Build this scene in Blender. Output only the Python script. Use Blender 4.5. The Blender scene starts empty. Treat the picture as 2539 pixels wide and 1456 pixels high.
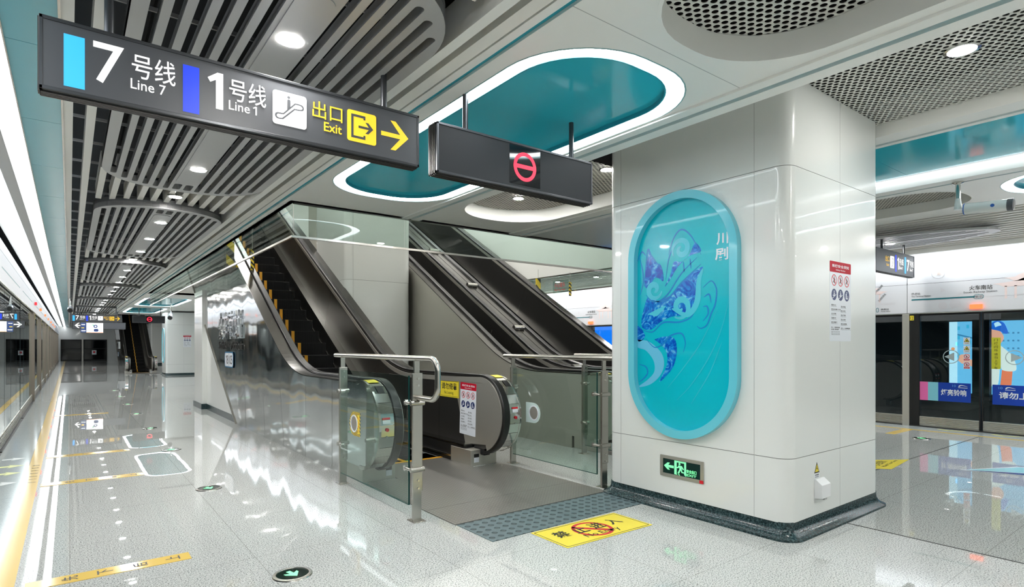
import bpy, math, random
from mathutils import Matrix, Vector
random.seed(7)
SC = bpy.context.scene
COL = SC.collection
PI = math.pi

# ------------------------------------------------------------------ camera, world, exposure
F_PX, CXP, HYP, CAM_H, W_PX, H_PX = 1430.0, 1269.5, 855.0, 1.3, 2539.0, 1456.0
YAW = math.atan((CXP - 172.0) / F_PX)
cam_d = bpy.data.cameras.new('camera')
cam_d.sensor_fit = 'HORIZONTAL'; cam_d.sensor_width = 36.0
cam_d.lens = 36.0 * F_PX / W_PX
cam_d.shift_y = (HYP - H_PX / 2) / W_PX
cam_d.clip_start = 0.02; cam_d.clip_end = 300
cam = bpy.data.objects.new('camera', cam_d); COL.objects.link(cam)
cam.location = (0, 0, CAM_H); cam.rotation_euler = (PI / 2, 0, -YAW)
SC.camera = cam

world = bpy.data.worlds.new('world'); SC.world = world; world.use_nodes = True
world.node_tree.nodes['Background'].inputs[0].default_value = (0.85, 0.93, 1.0, 1)
world.node_tree.nodes['Background'].inputs[1].default_value = 0.5

SC.view_settings.view_transform = 'Standard'
SC.view_settings.look = 'None'
SC.view_settings.exposure = 1.8
SC.view_settings.gamma = 1.0
SC.view_settings.use_curve_mapping = False
SC.cycles.use_denoising = True
SC.cycles.max_bounces = 10
SC.cycles.diffuse_bounces = 5
SC.cycles.glossy_bounces = 6
SC.cycles.transparent_max_bounces = 24
SC.cycles.sample_clamp_indirect = 6.0
SC.cycles.caustics_reflective = False
SC.cycles.caustics_refractive = False

LED_STRIP, LED_RING, LED_SPOT = 2.6, 5.0, 165.0

# ------------------------------------------------------------------ materials
def lin(h):
    h = h.lstrip('#')
    out = []
    for i in (0, 2, 4):
        c = int(h[i:i + 2], 16) / 255
        out.append(c / 12.92 if c <= 0.04045 else ((c + 0.055) / 1.055) ** 2.4)
    return (*out, 1.0)

MATS = {}
def mat(name, hexc='#808080', rough=0.5, metal=0.0, emit=0.0, coat=0.0, spec=0.5):
    if name in MATS: return MATS[name]
    m = bpy.data.materials.new(name); m.use_nodes = True
    b = m.node_tree.nodes['Principled BSDF']
    c = lin(hexc) if isinstance(hexc, str) else (*hexc, 1)
    b.inputs['Base Color'].default_value = c
    b.inputs['Roughness'].default_value = rough
    b.inputs['Metallic'].default_value = metal
    b.inputs['Specular IOR Level'].default_value = spec
    if coat:
        b.inputs['Coat Weight'].default_value = coat
        b.inputs['Coat Roughness'].default_value = 0.04
    if emit:
        b.inputs['Emission Color'].default_value = c
        b.inputs['Emission Strength'].default_value = emit
    MATS[name] = m
    return m

def nodes(m): return m.node_tree.nodes, m.node_tree.links, m.node_tree.nodes['Principled BSDF']

def add_noise_bump(m, scale=(1, 1, 1), nscale=5.0, strength=0.2, dist=0.01, detail=2.0):
    n, l, b = nodes(m)
    tc = n.new('ShaderNodeTexCoord'); mp = n.new('ShaderNodeMapping')
    mp.inputs['Scale'].default_value = scale
    nz = n.new('ShaderNodeTexNoise'); nz.inputs['Scale'].default_value = nscale; nz.inputs['Detail'].default_value = detail
    bp = n.new('ShaderNodeBump'); bp.inputs['Strength'].default_value = strength; bp.inputs['Distance'].default_value = dist
    l.new(tc.outputs['Object'], mp.inputs[0]); l.new(mp.outputs[0], nz.inputs['Vector'])
    l.new(nz.outputs['Fac'], bp.inputs['Height']); l.new(bp.outputs[0], b.inputs['Normal'])
    return m

def granite(name, cols, rough, nscale, joints=None, jcol='#6d6d6b', wav=0.0):
    m = mat(name, '#888888', rough)
    n, l, b = nodes(m)
    geo = n.new('ShaderNodeNewGeometry')
    nz = n.new('ShaderNodeTexNoise'); nz.inputs['Scale'].default_value = nscale; nz.inputs['Detail'].default_value = 4
    nz.inputs['Roughness'].default_value = 0.7
    l.new(geo.outputs['Position'], nz.inputs['Vector'])
    r = n.new('ShaderNodeValToRGB'); r.color_ramp.interpolation = 'LINEAR'
    els = r.color_ramp.elements
    els[0].position = cols[0][0]; els[0].color = lin(cols[0][1])
    els[1].position = cols[-1][0]; els[1].color = lin(cols[-1][1])
    for p, c in cols[1:-1]:
        e = els.new(p); e.color = lin(c)
    l.new(nz.outputs['Fac'], r.inputs[0])
    out = r.outputs[0]
    if joints:
        sx = n.new('ShaderNodeSeparateXYZ'); l.new(geo.outputs['Position'], sx.inputs[0])
        masks = []
        for ax, off in ((0, joints[1]), (1, joints[2])):
            a = n.new('ShaderNodeMath'); a.operation = 'ADD'; a.inputs[1].default_value = 100 * joints[0] - off
            l.new(sx.outputs[ax], a.inputs[0])
            f = n.new('ShaderNodeMath'); f.operation = 'MODULO'; f.inputs[1].default_value = joints[0]
            l.new(a.outputs[0], f.inputs[0])
            c = n.new('ShaderNodeMath'); c.operation = 'LESS_THAN'; c.inputs[1].default_value = joints[3]
            l.new(f.outputs[0], c.inputs[0]); masks.append(c)
        mx = n.new('ShaderNodeMath'); mx.operation = 'MAXIMUM'
        l.new(masks[0].outputs[0], mx.inputs[0]); l.new(masks[1].outputs[0], mx.inputs[1])
        mul = n.new('ShaderNodeMath'); mul.operation = 'MULTIPLY'; mul.inputs[1].default_value = 0.55
        l.new(mx.outputs[0], mul.inputs[0])
        mix = n.new('ShaderNodeMixRGB'); mix.inputs[2].default_value = lin(jcol)
        l.new(mul.outputs[0], mix.inputs[0]); l.new(out, mix.inputs[1]); out = mix.outputs[0]
    l.new(out, b.inputs['Base Color'])
    if wav:
        wz = n.new('ShaderNodeTexNoise'); wz.inputs['Scale'].default_value = 2.2; wz.inputs['Detail'].default_value = 1
        l.new(geo.outputs['Position'], wz.inputs['Vector'])
        bp = n.new('ShaderNodeBump'); bp.inputs['Strength'].default_value = 1.0; bp.inputs['Distance'].default_value = wav
        l.new(wz.outputs['Fac'], bp.inputs['Height']); l.new(bp.outputs[0], b.inputs['Normal'])
    return m

def glass(name, tint, rough=0.0, refl=1.0):
    if name in MATS: return MATS[name]
    m = bpy.data.materials.new(name); m.use_nodes = True
    n, l = m.node_tree.nodes, m.node_tree.links
    n.clear()
    o = n.new('ShaderNodeOutputMaterial'); mx = n.new('ShaderNodeMixShader')
    fr = n.new('ShaderNodeFresnel'); fr.inputs[0].default_value = 1.5
    t = n.new('ShaderNodeBsdfTransparent'); t.inputs[0].default_value = lin(tint)
    g = n.new('ShaderNodeBsdfGlossy'); g.inputs['Roughness'].default_value = rough
    g.inputs[0].default_value = (0.93, 0.97, 0.96, 1)
    mu = n.new('ShaderNodeMath'); mu.operation = 'MULTIPLY'; mu.inputs[1].default_value = refl; mu.use_clamp = True
    ge = n.new('ShaderNodeNewGeometry'); inv = n.new('ShaderNodeMath'); inv.operation = 'SUBTRACT'; inv.inputs[0].default_value = 1.0
    l.new(ge.outputs['Backfacing'], inv.inputs[1]); m2 = n.new('ShaderNodeMath'); m2.operation = 'MULTIPLY'
    l.new(fr.outputs[0], mu.inputs[0]); l.new(mu.outputs[0], m2.inputs[0]); l.new(inv.outputs[0], m2.inputs[1]); l.new(m2.outputs[0], mx.inputs[0])
    l.new(t.outputs[0], mx.inputs[1]); l.new(g.outputs[0], mx.inputs[2]); l.new(mx.outputs[0], o.inputs[0])
    MATS[name] = m
    return m

def perforated(name, hexc, pitch, hole):
    """hexagonal pattern of see-through holes in a painted sheet"""
    m = mat(name, hexc, 0.45)
    n, l, b = nodes(m)
    geo = n.new('ShaderNodeNewGeometry')
    k = 4 * PI / (math.sqrt(3) * pitch)
    acc = None
    for a in (0, 60, 120):
        d = n.new('ShaderNodeVectorMath'); d.operation = 'DOT_PRODUCT'
        d.inputs[1].default_value = (k * math.cos(math.radians(a)), k * math.sin(math.radians(a)), 0)
        l.new(geo.outputs['Position'], d.inputs[0])
        c = n.new('ShaderNodeMath'); c.operation = 'COSINE'; l.new(d.outputs['Value'], c.inputs[0])
        if acc is None: acc = c
        else:
            s = n.new('ShaderNodeMath'); s.operation = 'ADD'
            l.new(acc.outputs[0], s.inputs[0]); l.new(c.outputs[0], s.inputs[1]); acc = s
    g = n.new('ShaderNodeMath'); g.operation = 'GREATER_THAN'; g.inputs[1].default_value = hole
    l.new(acc.outputs[0], g.inputs[0])
    t = n.new('ShaderNodeBsdfTransparent'); mx = n.new('ShaderNodeMixShader')
    o = n['Material Output']
    l.new(g.outputs[0], mx.inputs[0]); l.new(b.outputs[0], mx.inputs[1]); l.new(t.outputs[0], mx.inputs[2])
    l.new(mx.outputs[0], o.inputs[0])
    return m

def striped(name, c1, c2, axis, width, rough=0.4):
    """hazard stripes: hard-edged bands across a direction, in object space"""
    m = mat(name, c1, rough)
    n, l, b = nodes(m)
    geo = n.new('ShaderNodeNewGeometry')
    d = n.new('ShaderNodeVectorMath'); d.operation = 'DOT_PRODUCT'
    v = Vector(axis).normalized() / width
    d.inputs[1].default_value = v; l.new(geo.outputs['Position'], d.inputs[0])
    f = n.new('ShaderNodeMath'); f.operation = 'FRACT'; l.new(d.outputs['Value'], f.inputs[0])
    g = n.new('ShaderNodeMath'); g.operation = 'GREATER_THAN'; g.inputs[1].default_value = 0.5; l.new(f.outputs[0], g.inputs[0])
    mix = n.new('ShaderNodeMixRGB'); mix.inputs[1].default_value = lin(c1); mix.inputs[2].default_value = lin(c2)
    l.new(g.outputs[0], mix.inputs[0]); l.new(mix.outputs[0], b.inputs['Base Color'])
    return m

def ribbed(m, axis, width, dist):
    """fine parallel ridges as bump"""
    n, l, b = nodes(m)
    geo = n.new('ShaderNodeNewGeometry')
    d = n.new('ShaderNodeVectorMath'); d.operation = 'DOT_PRODUCT'
    d.inputs[1].default_value = Vector(axis).normalized() * (2 * PI / width); l.new(geo.outputs['Position'], d.inputs[0])
    s = n.new('ShaderNodeMath'); s.operation = 'SINE'; l.new(d.outputs['Value'], s.inputs[0])
    bp = n.new('ShaderNodeBump'); bp.inputs['Distance'].default_value = dist; bp.inputs['Strength'].default_value = 0.8
    l.new(s.outputs[0], bp.inputs['Height']); l.new(bp.outputs[0], b.inputs['Normal'])
    return m

def studded(m, pitch, dist, lo=None, hi=None, thr=1.2):
    """square grid of raised dots"""
    n, l, b = nodes(m)
    geo = n.new('ShaderNodeNewGeometry'); acc = None
    for ax in ((1, 0, 0), (0, 1, 0)):
        d = n.new('ShaderNodeVectorMath'); d.operation = 'DOT_PRODUCT'
        d.inputs[1].default_value = Vector(ax) * (2 * PI / pitch); l.new(geo.outputs['Position'], d.inputs[0])
        c = n.new('ShaderNodeMath'); c.operation = 'COSINE'; l.new(d.outputs['Value'], c.inputs[0])
        if acc is None: acc = c
        else:
            s = n.new('ShaderNodeMath'); s.operation = 'ADD'; l.new(acc.outputs[0], s.inputs[0]); l.new(c.outputs[0], s.inputs[1]); acc = s
    mr = n.new('ShaderNodeMapRange'); mr.inputs[1].default_value = thr - 0.35; mr.inputs[2].default_value = thr + 0.35
    l.new(acc.outputs[0], mr.inputs[0])
    bp = n.new('ShaderNodeBump'); bp.inputs['Distance'].default_value = dist
    l.new(mr.outputs[0], bp.inputs['Height']); l.new(bp.outputs[0], b.inputs['Normal'])
    if lo:
        mix = n.new('ShaderNodeMixRGB'); mix.inputs[1].default_value = lin(lo); mix.inputs[2].default_value = lin(hi)
        l.new(mr.outputs[0], mix.inputs[0]); l.new(mix.outputs[0], b.inputs['Base Color'])
    return m

M_FLOOR = granite('platform_granite', [(0.36, '#3f4242'), (0.43, '#949693'), (0.49, '#c8cac7'), (0.66, '#dadcd9')], 0.008, 125, (0.9, 0.0, 0.15, 0.004), '#77776f', 0.0004)
M_FLOOR_LIGHT = granite('edge_granite', [(0.3, '#9aa3a3'), (0.45, '#b7bfbf'), (0.7, '#c3caca')], 0.12, 90, (0.9, 0.0, 0.15, 0.005), '#8b9090', 0.0007)
M_GREEN_GRANITE = granite('green_granite', [(0.35, '#0f1a1c'), (0.48, '#26383b'), (0.7, '#5c7476')], 0.18, 90)
M_TACTILE = studded(mat('tactile_granite', '#58696d', 0.45), 0.075, -0.008, '#5f7175', '#38484c', 0.9)
M_WHITE = mat('white_enamel', '#e6e8e5', 0.22, coat=0.4)
M_SOFFIT = mat('white_soffit', '#f1f1ed', 0.38)
M_SLAT = mat('cream_slat', '#eceae4', 0.42)
M_GRILLE = mat('grey_grille', '#b4b4b4', 0.42, 0.3)
M_GRILLE_EDGE = mat('grey_grille_edge', '#6b6c6e', 0.4, 0.4)
M_TEAL = mat('teal_gloss', '#35b9cd', 0.1, spec=.4)
M_TEALDK = mat('teal_trim', '#2f9aac', 0.25)
M_RINGTRIM = mat('ring_trim', '#8db4b6', 0.35)
M_CYAN = add_noise_bump(mat('pale_cyan_gloss', '#5fb3c1', 0.2), nscale=2.2, strength=0.5, dist=0.003)
M_STEEL = mat('brushed_steel', '#bdbab3', 0.24, 1.0)
M_STEEL2 = add_noise_bump(mat('mirror_steel', '#e6e8ea', 0.07, 1.0), (1, 1.2, 0.9), 1.5, 0.6, 0.016, 0.5)
M_STEEL_SATIN = mat('satin_steel', '#c8c5bc', 0.4, 0.8)
M_STEEL_BRIGHT = mat('bright_steel', '#d6d4cf', 0.12, 1.0)
M_STEEL_DARK = mat('dark_steel', '#4c4b49', 0.33, 0.75)  # on the inner balustrade panels this darkness stands for reflected black steps
M_STEEL_BRONZE = mat('post_steel', '#8d847a', 0.3, 0.9)
M_DECK = mat('deck_steel', '#5c5a57', 0.22, 1.0)
M_RUBBER = mat('black_rubber', '#131313', 0.3, spec=0.6)
M_BLACK = mat('matt_black', '#0b0c0d', 0.55)
M_STEP = ribbed(mat('step_black', '#141516', 0.42), (1, 0, 0), 0.012, 0.003)
M_YELLOW = mat('safety_yellow', '#e6a92c', 0.35)
M_FLOORYEL = mat('inlay_yellow', '#ebc766', 0.12)
M_SIGNYEL = mat('sticker_yellow', '#f2dc3c', 0.35)
M_INK = mat('black_ink', '#191917', 0.5)
M_INKG = mat('grey_ink', '#4a4d50', 0.5)
M_RED = mat('red_print', '#d21f30', 0.35)
M_BLUE = mat('blue_print', '#1a2c66', 0.35)
M_PAPER = mat('white_print', '#e4e8ee', 0.3)
M_SIGN = mat('sign_black', '#525459', 0.36)
M_SIGNMATT = mat('sign_matt', '#303235', 0.6, spec=.3)
M_SIGNSIDE = mat('sign_frame', '#4a4c50', 0.3, 0.6)
M_LWHITE = mat('lit_white', '#f4f4f2', 0.4, emit=0.34)
M_LYEL = mat('lit_yellow', '#f5c22e', 0.4, emit=0.2)
M_LCYAN = mat('lit_cyan', '#2f9fe6', 0.4, emit=0.32)
M_LBLUE = mat('lit_blue', '#0830c0', 0.4, emit=0.35)
M_LRED = mat('lit_red', '#f5203a', 0.4, emit=0.6)
M_LGREEN = mat('lit_green', '#6fe095', 0.4, emit=0.35)
M_LED = mat('led_strip', '#f6fbff', 0.5, emit=LED_STRIP)
M_RING = mat('led_ring', '#fbfdff', 0.5, emit=LED_RING)
M_SPOT = mat('led_spot', '#fffdf8', 0.5, emit=LED_SPOT)
M_TUNNEL = mat('tunnel_dark', '#1b1f22', 0.5)
M_PLENUM = mat('plenum_dark', '#16171a', 0.8)
M_GLASS = glass('clear_glass', '#e9f3f0')
M_GLASS_EDGE = mat('glass_edge', '#1d4a47', 0.1)
M_DOORGLASS = glass('door_glass', '#c4d2d4', 0.0, 2.0)
M_PERF = perforated('perforated_sheet', '#d8d9d3', 0.045, -0.35)
M_PERF_FINE = perforated('perforated_sheet_fine', '#d0cdc3', 0.040, -0.25)
M_PLATE = studded(mat('chequered_steel', '#8c8a85', 0.34, 0.6), 0.032, 0.0015, '#86847f', '#aaa7a0', 1.45)
M_MED = mat('medallion_panel', '#00bccd', 0.22, coat=0.3)
M_MEDFRAME = mat('medallion_frame', '#6acbdd', 0.2, coat=0.3)
M_LAMPRED = mat('lamp_orange', '#ff6a3c', 0.3, emit=0.5)

# ------------------------------------------------------------------ geometry helpers
def frame(o, u, v):
    u = Vector(u).normalized(); v = Vector(v).normalized(); n = u.cross(v)
    return Matrix(((u.x, v.x, n.x, o[0]), (u.y, v.y, n.y, o[1]), (u.z, v.z, n.z, o[2]), (0, 0, 0, 1)))
def face_my(y, x=0, z=0): return frame((x, y, z), (1, 0, 0), (0, 0, 1))    # faces -Y: u = +X
def face_mx(x, y=0, z=0): return frame((x, y, z), (0, -1, 0), (0, 0, 1))   # faces -X: u = -Y
def face_px(x, y=0, z=0): return frame((x, y, z), (0, 1, 0), (0, 0, 1))    # faces +X: u = +Y
def face_up(z, x=0, y=0): return frame((x, y, z), (1, 0, 0), (0, 1, 0))    # u = +X, v = +Y
def face_dn(z, x=0, y=0): return frame((x, y, z), (1, 0, 0), (0, -1, 0))   # u = +X, v = -Y

def curve_mesh(c):
    o = bpy.data.objects.new('tmp', c)
    me = bpy.data.meshes.new_from_object(o)
    vs = [v.co.copy() for v in me.vertices]; fs = [tuple(p.vertices) for p in me.polygons]
    bpy.data.objects.remove(o); bpy.data.curves.remove(c); bpy.data.meshes.remove(me)
    return vs, fs

TXT = {}
def text_geo(body, bold):
    k = (body, bold)
    if k not in TXT:
        c = bpy.data.curves.new('tmp', 'FONT'); c.body = body; c.size = 1; c.resolution_u = 3
        c.offset = bold; c.extrude = 0.5; c.align_x = 'LEFT'
        vs, fs = curve_mesh(c)
        x0 = min(v.x for v in vs); x1 = max(v.x for v in vs); y0 = min(v.y for v in vs); y1 = max(v.y for v in vs)
        TXT[k] = ([Vector(((v.x - x0) / (x1 - x0), (v.y - y0) / (y1 - y0), v.z + 0.5)) for v in vs], fs)
    return TXT[k]

def digit1(u, v, h, w=None):
    w = w or h * .42; s_ = h * .15
    return [(u + w - s_, v), (u + w, v), (u + w, v + h), (u + w - s_ * .9, v + h), (u, v + h * .8), (u + w * .16, v + h * .70), (u + w - s_, v + h * .83)]
class MB:
    def __init__(self): self.v = []; self.f = []; self.m = []; self.mats = []
    def mi(self, m):
        if m not in self.mats: self.mats.append(m)
        return self.mats.index(m)
    def add(self, vs, fs, m):
        b = len(self.v); self.v += [tuple(v) for v in vs]; i = self.mi(m)
        for f in fs: self.f.append(tuple(b + k for k in f)); self.m.append(i)
        return self
    def box(self, x0, x1, y0, y1, z0, z1, m, T=None):
        vs = [Vector(p) for p in ((x0, y0, z0), (x1, y0, z0), (x1, y1, z0), (x0, y1, z0), (x0, y0, z1), (x1, y0, z1), (x1, y1, z1), (x0, y1, z1))]
        if T is not None: vs = [T @ v for v in vs]
        return self.add(vs, [(0, 3, 2, 1), (4, 5, 6, 7), (0, 1, 5, 4), (1, 2, 6, 5), (2, 3, 7, 6), (3, 0, 4, 7)], m)
    def shape(self, loops, d, m, T, z=0.0):
        """flat outline (first loop outside, others holes) extruded from z to z+d along the frame normal"""
        c = bpy.data.curves.new('tmp', 'CURVE'); c.dimensions = '2D'; c.fill_mode = 'BOTH'; c.extrude = 0.5
        for lp in loops:
            s = c.splines.new('POLY'); s.points.add(len(lp) - 1); s.use_cyclic_u = True
            for p, q in zip(s.points, lp): p.co = (q[0], q[1], 0, 1)
        vs, fs = curve_mesh(c)
        return self.add([T @ Vector((v.x, v.y, z + (v.z + 0.5) * d)) for v in vs], fs, m)
    def text(self, body, T, u0, v0, u1, v1, m, d=0.001, bold=0.0, z=0.0005):
        vs, fs = text_geo(body, bold)
        return self.add([T @ Vector((u0 + v.x * (u1 - u0), v0 + v.y * (v1 - v0), z + v.z * d)) for v in vs], fs, m)
    def tube(self, pts, r, m, n=12, closed=False, caps=True):
        pts = [Vector(p) for p in pts]; N = len(pts); rings = []
        up = None
        for i, p in enumerate(pts):
            a = pts[(i - 1) % N] if (i > 0 or closed) else p; b = pts[(i + 1) % N] if (i < N - 1 or closed) else p
            t = (b - a).normalized()
            if up is None:
                up = Vector((0, 0, 1)) if abs(t.z) < 0.9 else Vector((1, 0, 0))
            s = t.cross(up).normalized(); up = s.cross(t).normalized()
            rr = r[i] if isinstance(r, (list, tuple)) else r
            rings.append([p + s * (rr * math.cos(2 * PI * k / n)) + up * (rr * math.sin(2 * PI * k / n)) for k in range(n)])
        vs = [v for rg in rings for v in rg]; fs = []
        for i in range(N if closed else N - 1):
            j = (i + 1) % N
            for k in range(n):
                q = (k + 1) % n; fs.append((i * n + k, i * n + q, j * n + q, j * n + k))
        if caps and not closed:
            fs.append(tuple(range(n - 1, -1, -1))); fs.append(tuple((N - 1) * n + k for k in range(n)))
        return self.add(vs, fs, m)
    def cyl(self, a, b, r, m, n=20): return self.tube([a, b], r, m, n)
    def strip(self, A, B, x0, x1, m):
        """solid between two (y,z) polylines, extruded from x0 to x1"""
        n = len(A); vs = []
        for p, q in zip(A, B): vs += [(x0, p[0], p[1]), (x1, p[0], p[1]), (x1, q[0], q[1]), (x0, q[0], q[1])]
        fs = [(0, 1, 2, 3), tuple((n - 1) * 4 + k for k in (3, 2, 1, 0))]
        for i in range(n - 1):
            for k in range(4):
                j = (k + 1) % 4; fs.append((i * 4 + k, (i + 1) * 4 + k, (i + 1) * 4 + j, i * 4 + j))
        return self.add(vs, fs, m)
    def loft(self, rings, m, closed_top=True):
        n = len(rings[0]); vs = [p for r in rings for p in r]; fs = []
        for i in range(len(rings) - 1):
            for k in range(n):
                q = (k + 1) % n; fs.append((i * n + k, i * n + q, (i + 1) * n + q, (i + 1) * n + k))
        if closed_top: fs.append(tuple((len(rings) - 1) * n + k for k in range(n))); fs.append(tuple(range(n - 1, -1, -1)))
        return self.add(vs, fs, m)
    def lathe(self, prof, T, m, n=32):
        """profile of (radius, height) turned about the frame normal"""
        vs = []; fs = []
        for r, h in prof:
            for k in range(n): vs.append(T @ Vector((r * math.cos(2 * PI * k / n), r * math.sin(2 * PI * k / n), h)))
        for i in range(len(prof) - 1):
            for k in range(n):
                q = (k + 1) % n; fs.append((i * n + k, i * n + q, (i + 1) * n + q, (i + 1) * n + k))
        fs.append(tuple((len(prof) - 1) * n + k for k in range(n))); fs.append(tuple(range(n - 1, -1, -1)))
        return self.add(vs, fs, m)
    def obj(self, name, parent=None, smooth=None, bevel=0.0, kind=None, label=None):
        o0 = Vector(ORG.get(parent, (0, 0, 0))) if parent else Vector((0, 0, 0))
        me = bpy.data.meshes.new(name)
        me.from_pydata([Vector(v) - o0 for v in self.v], [], self.f)
        for m in self.mats: me.materials.append(m)
        me.polygons.foreach_set('material_index', self.m)
        me.validate()
        if smooth:
            me.polygons.foreach_set('use_smooth', [True] * len(me.polygons)); me.set_sharp_from_angle(angle=math.radians(smooth))
        me.update()
        o = bpy.data.objects.new(name, me); COL.objects.link(o)
        if parent: o.parent = parent; ORG[o] = tuple(o0)
        if bevel:
            b = o.modifiers.new('bevel', 'BEVEL'); b.width = bevel; b.segments = 2; b.limit_method = 'ANGLE'; b.angle_limit = math.radians(50)
        if kind: o['kind'] = kind
        if label: o['label'] = label
        return o
ORG = {}
def thing(name, label, cat, loc=(0, 0, 0), group=None):
    o = bpy.data.objects.new(name, None); COL.objects.link(o); o.location = loc; o.empty_display_size = 0.1
    ORG[o] = tuple(loc); o['label'] = label; o['category'] = cat
    if group: o['group'] = group
    return o
def tag(o, label, cat, group=None):
    o['label'] = label; o['category'] = cat
    if group: o['group'] = group
    return o
def dup(root, loc, label=None, group=None, scale=None):
    r = root.copy(); COL.objects.link(r); r.location = loc
    if scale: r.scale = (scale,) * 3
    if label: r['label'] = label
    if group: r['group'] = group
    for ch in list(root.children):
        c = ch.copy(); COL.objects.link(c); c.parent = r
        for g in list(ch.children):
            d = g.copy(); COL.objects.link(d); d.parent = c
    return r
def one(mb, name, label, cat, loc=None, group=None, **kw):
    """a thing that is a single mesh"""
    o = mb.obj(name, **kw)
    return tag(o, label, cat, group)

def rrect(x0, x1, y0, y1, r, n=10):
    pts = []
    for cx, cy, a in ((x1 - r, y1 - r, 0), (x0 + r, y1 - r, 90), (x0 + r, y0 + r, 180), (x1 - r, y0 + r, 270)):
        for k in range(n + 1):
            t = math.radians(a + 90 * k / n); pts.append((cx + r * math.cos(t), cy + r * math.sin(t)))
    return pts
def circle(cx, cy, r, n=40, ry=None): return [(cx + r * math.cos(2 * PI * k / n), cy + (ry or r) * math.sin(2 * PI * k / n)) for k in range(n)]
def off(path, d):
    out = []
    for i, p in enumerate(path):
        a = path[max(i - 1, 0)]; b = path[min(i + 1, len(path) - 1)]
        tx, tz = b[0] - a[0], b[1] - a[1]; L = math.hypot(tx, tz) or 1
        out.append((p[0] - tz / L * d, p[1] + tx / L * d))
    return out
def smoothpath(pts, n=8):
    """Catmull-Rom through points"""
    out = []
    P = [pts[0]] + list(pts) + [pts[-1]]
    for i in range(1, len(P) - 2):
        for k in range(n):
            t = k / n; a, b, c, d = P[i - 1], P[i], P[i + 1], P[i + 2]
            out.append(tuple(0.5 * (2 * b[j] + (c[j] - a[j]) * t + (2 * a[j] - 5 * b[j] + 4 * c[j] - d[j]) * t * t + (3 * b[j] - a[j] - 3 * c[j] + d[j]) * t ** 3) for j in range(len(b))))
    out.append(tuple(pts[-1])); return out
def ribbon(pts, w, n=8):
    """outline of a brush stroke along 2-D points, tapering at both ends"""
    p = smoothpath(pts, n); L = len(p); a = []; b = []
    for i in range(L):
        q0 = p[max(i - 1, 0)]; q1 = p[min(i + 1, L - 1)]; tx, ty = q1[0] - q0[0], q1[1] - q0[1]; l = math.hypot(tx, ty) or 1
        ww = w * (0.25 + 0.75 * math.sin(PI * i / (L - 1))) / 2
        a.append((p[i][0] - ty / l * ww, p[i][1] + tx / l * ww)); b.append((p[i][0] + ty / l * ww, p[i][1] - tx / l * ww))
    return a + b[::-1]

# ------------------------------------------------------------------ structure: floor, tunnels, ceiling
Y0, Y1 = -6.0, 58.0
XL, XR = -0.66, 10.72      # planes of the two platform edges
S = 'structure'
MB().box(XL, XR, Y0, Y1, -0.25, 0, M_FLOOR).obj('floor', kind=S)
MB().box(XL, -0.345, Y0, Y1, -0.01, 0.002, M_FLOOR_LIGHT).box(10.32, XR, Y0, Y1, -0.01, 0.002, M_FLOOR_LIGHT).obj('floor_edge', kind=S)
MB().box(4.488, 4.5, Y0, 1.85, -0.01, 0.0015, M_INK).box(5.25, 10.2, 2.44, 2.45, -0.01, 0.0015, M_INK).obj('floor_joint', kind=S)
MB().box(-4.2, -4.0, Y0, Y1, -1.4, 3.6, M_TUNNEL).box(-4.0, XL, Y0, Y1, -1.4, -1.2, M_TUNNEL).box(-4.0, XL - 0.25, Y0, Y1, 3.3, 3.4, M_TUNNEL).obj('wall_left', kind=S)
MB().box(14.3, 14.5, Y0, Y1, -1.4, 3.6, M_TUNNEL).box(XR, 14.3, Y0, Y1, -1.4, -1.2, M_TUNNEL).box(XR + 0.25, 14.3, Y0, Y1, 3.3, 3.4, M_TUNNEL).obj('wall_right', kind=S)

# dark plenum above the suspended ceilings (with the escalator opening left free)
OPX0, OPX1, OPY0, OPY1 = 1.8, 8.0, 5.95, 19.0
pl = MB()
for x0, x1, y0, y1 in ((XL, OPX0 - 0.05, Y0, Y1), (OPX1 + 0.05, XR, Y0, Y1), (OPX0 - 0.05, OPX1 + 0.05, Y0, OPY0 - 0.05), (OPX0 - 0.05, OPX1 + 0.05, OPY1 + 0.05, 33.0), (OPX0 - 0.05, OPX1 + 0.05, 47.0, Y1)):
    pl.box(x0, x1, y0, y1, 3.4, 3.5, M_PLENUM)
pl.obj('ceiling', kind=S)
# walls of the escalator opening going up to the concourse
MB().box(OPX0 - 0.05, OPX0, OPY0, OPY1, 2.74, 6.6, M_SOFFIT).obj('wall_opening_left', kind=S)
MB().box(OPX1, OPX1 + 0.05, OPY0, OPY1, 2.74, 6.6, M_SOFFIT).obj('wall_opening_right', kind=S)
MB().box(OPX0 - 0.05, OPX1 + 0.05, OPY0 - 0.05, OPY0, 2.74, 6.6, M_SOFFIT).obj('wall_opening_near', kind=S)
MB().box(OPX0 - 0.05, OPX1 + 0.05, OPY1, OPY1 + 0.05, 2.74, 6.6, M_SOFFIT).obj('wall_opening_far', kind=S)
MB().box(OPX0 - 0.05, OPX1 + 0.05, OPY0 - 0.05, OPY1 + 0.05, 6.6, 6.7, M_SOFFIT).obj('ceiling_concourse', kind=S)

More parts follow.
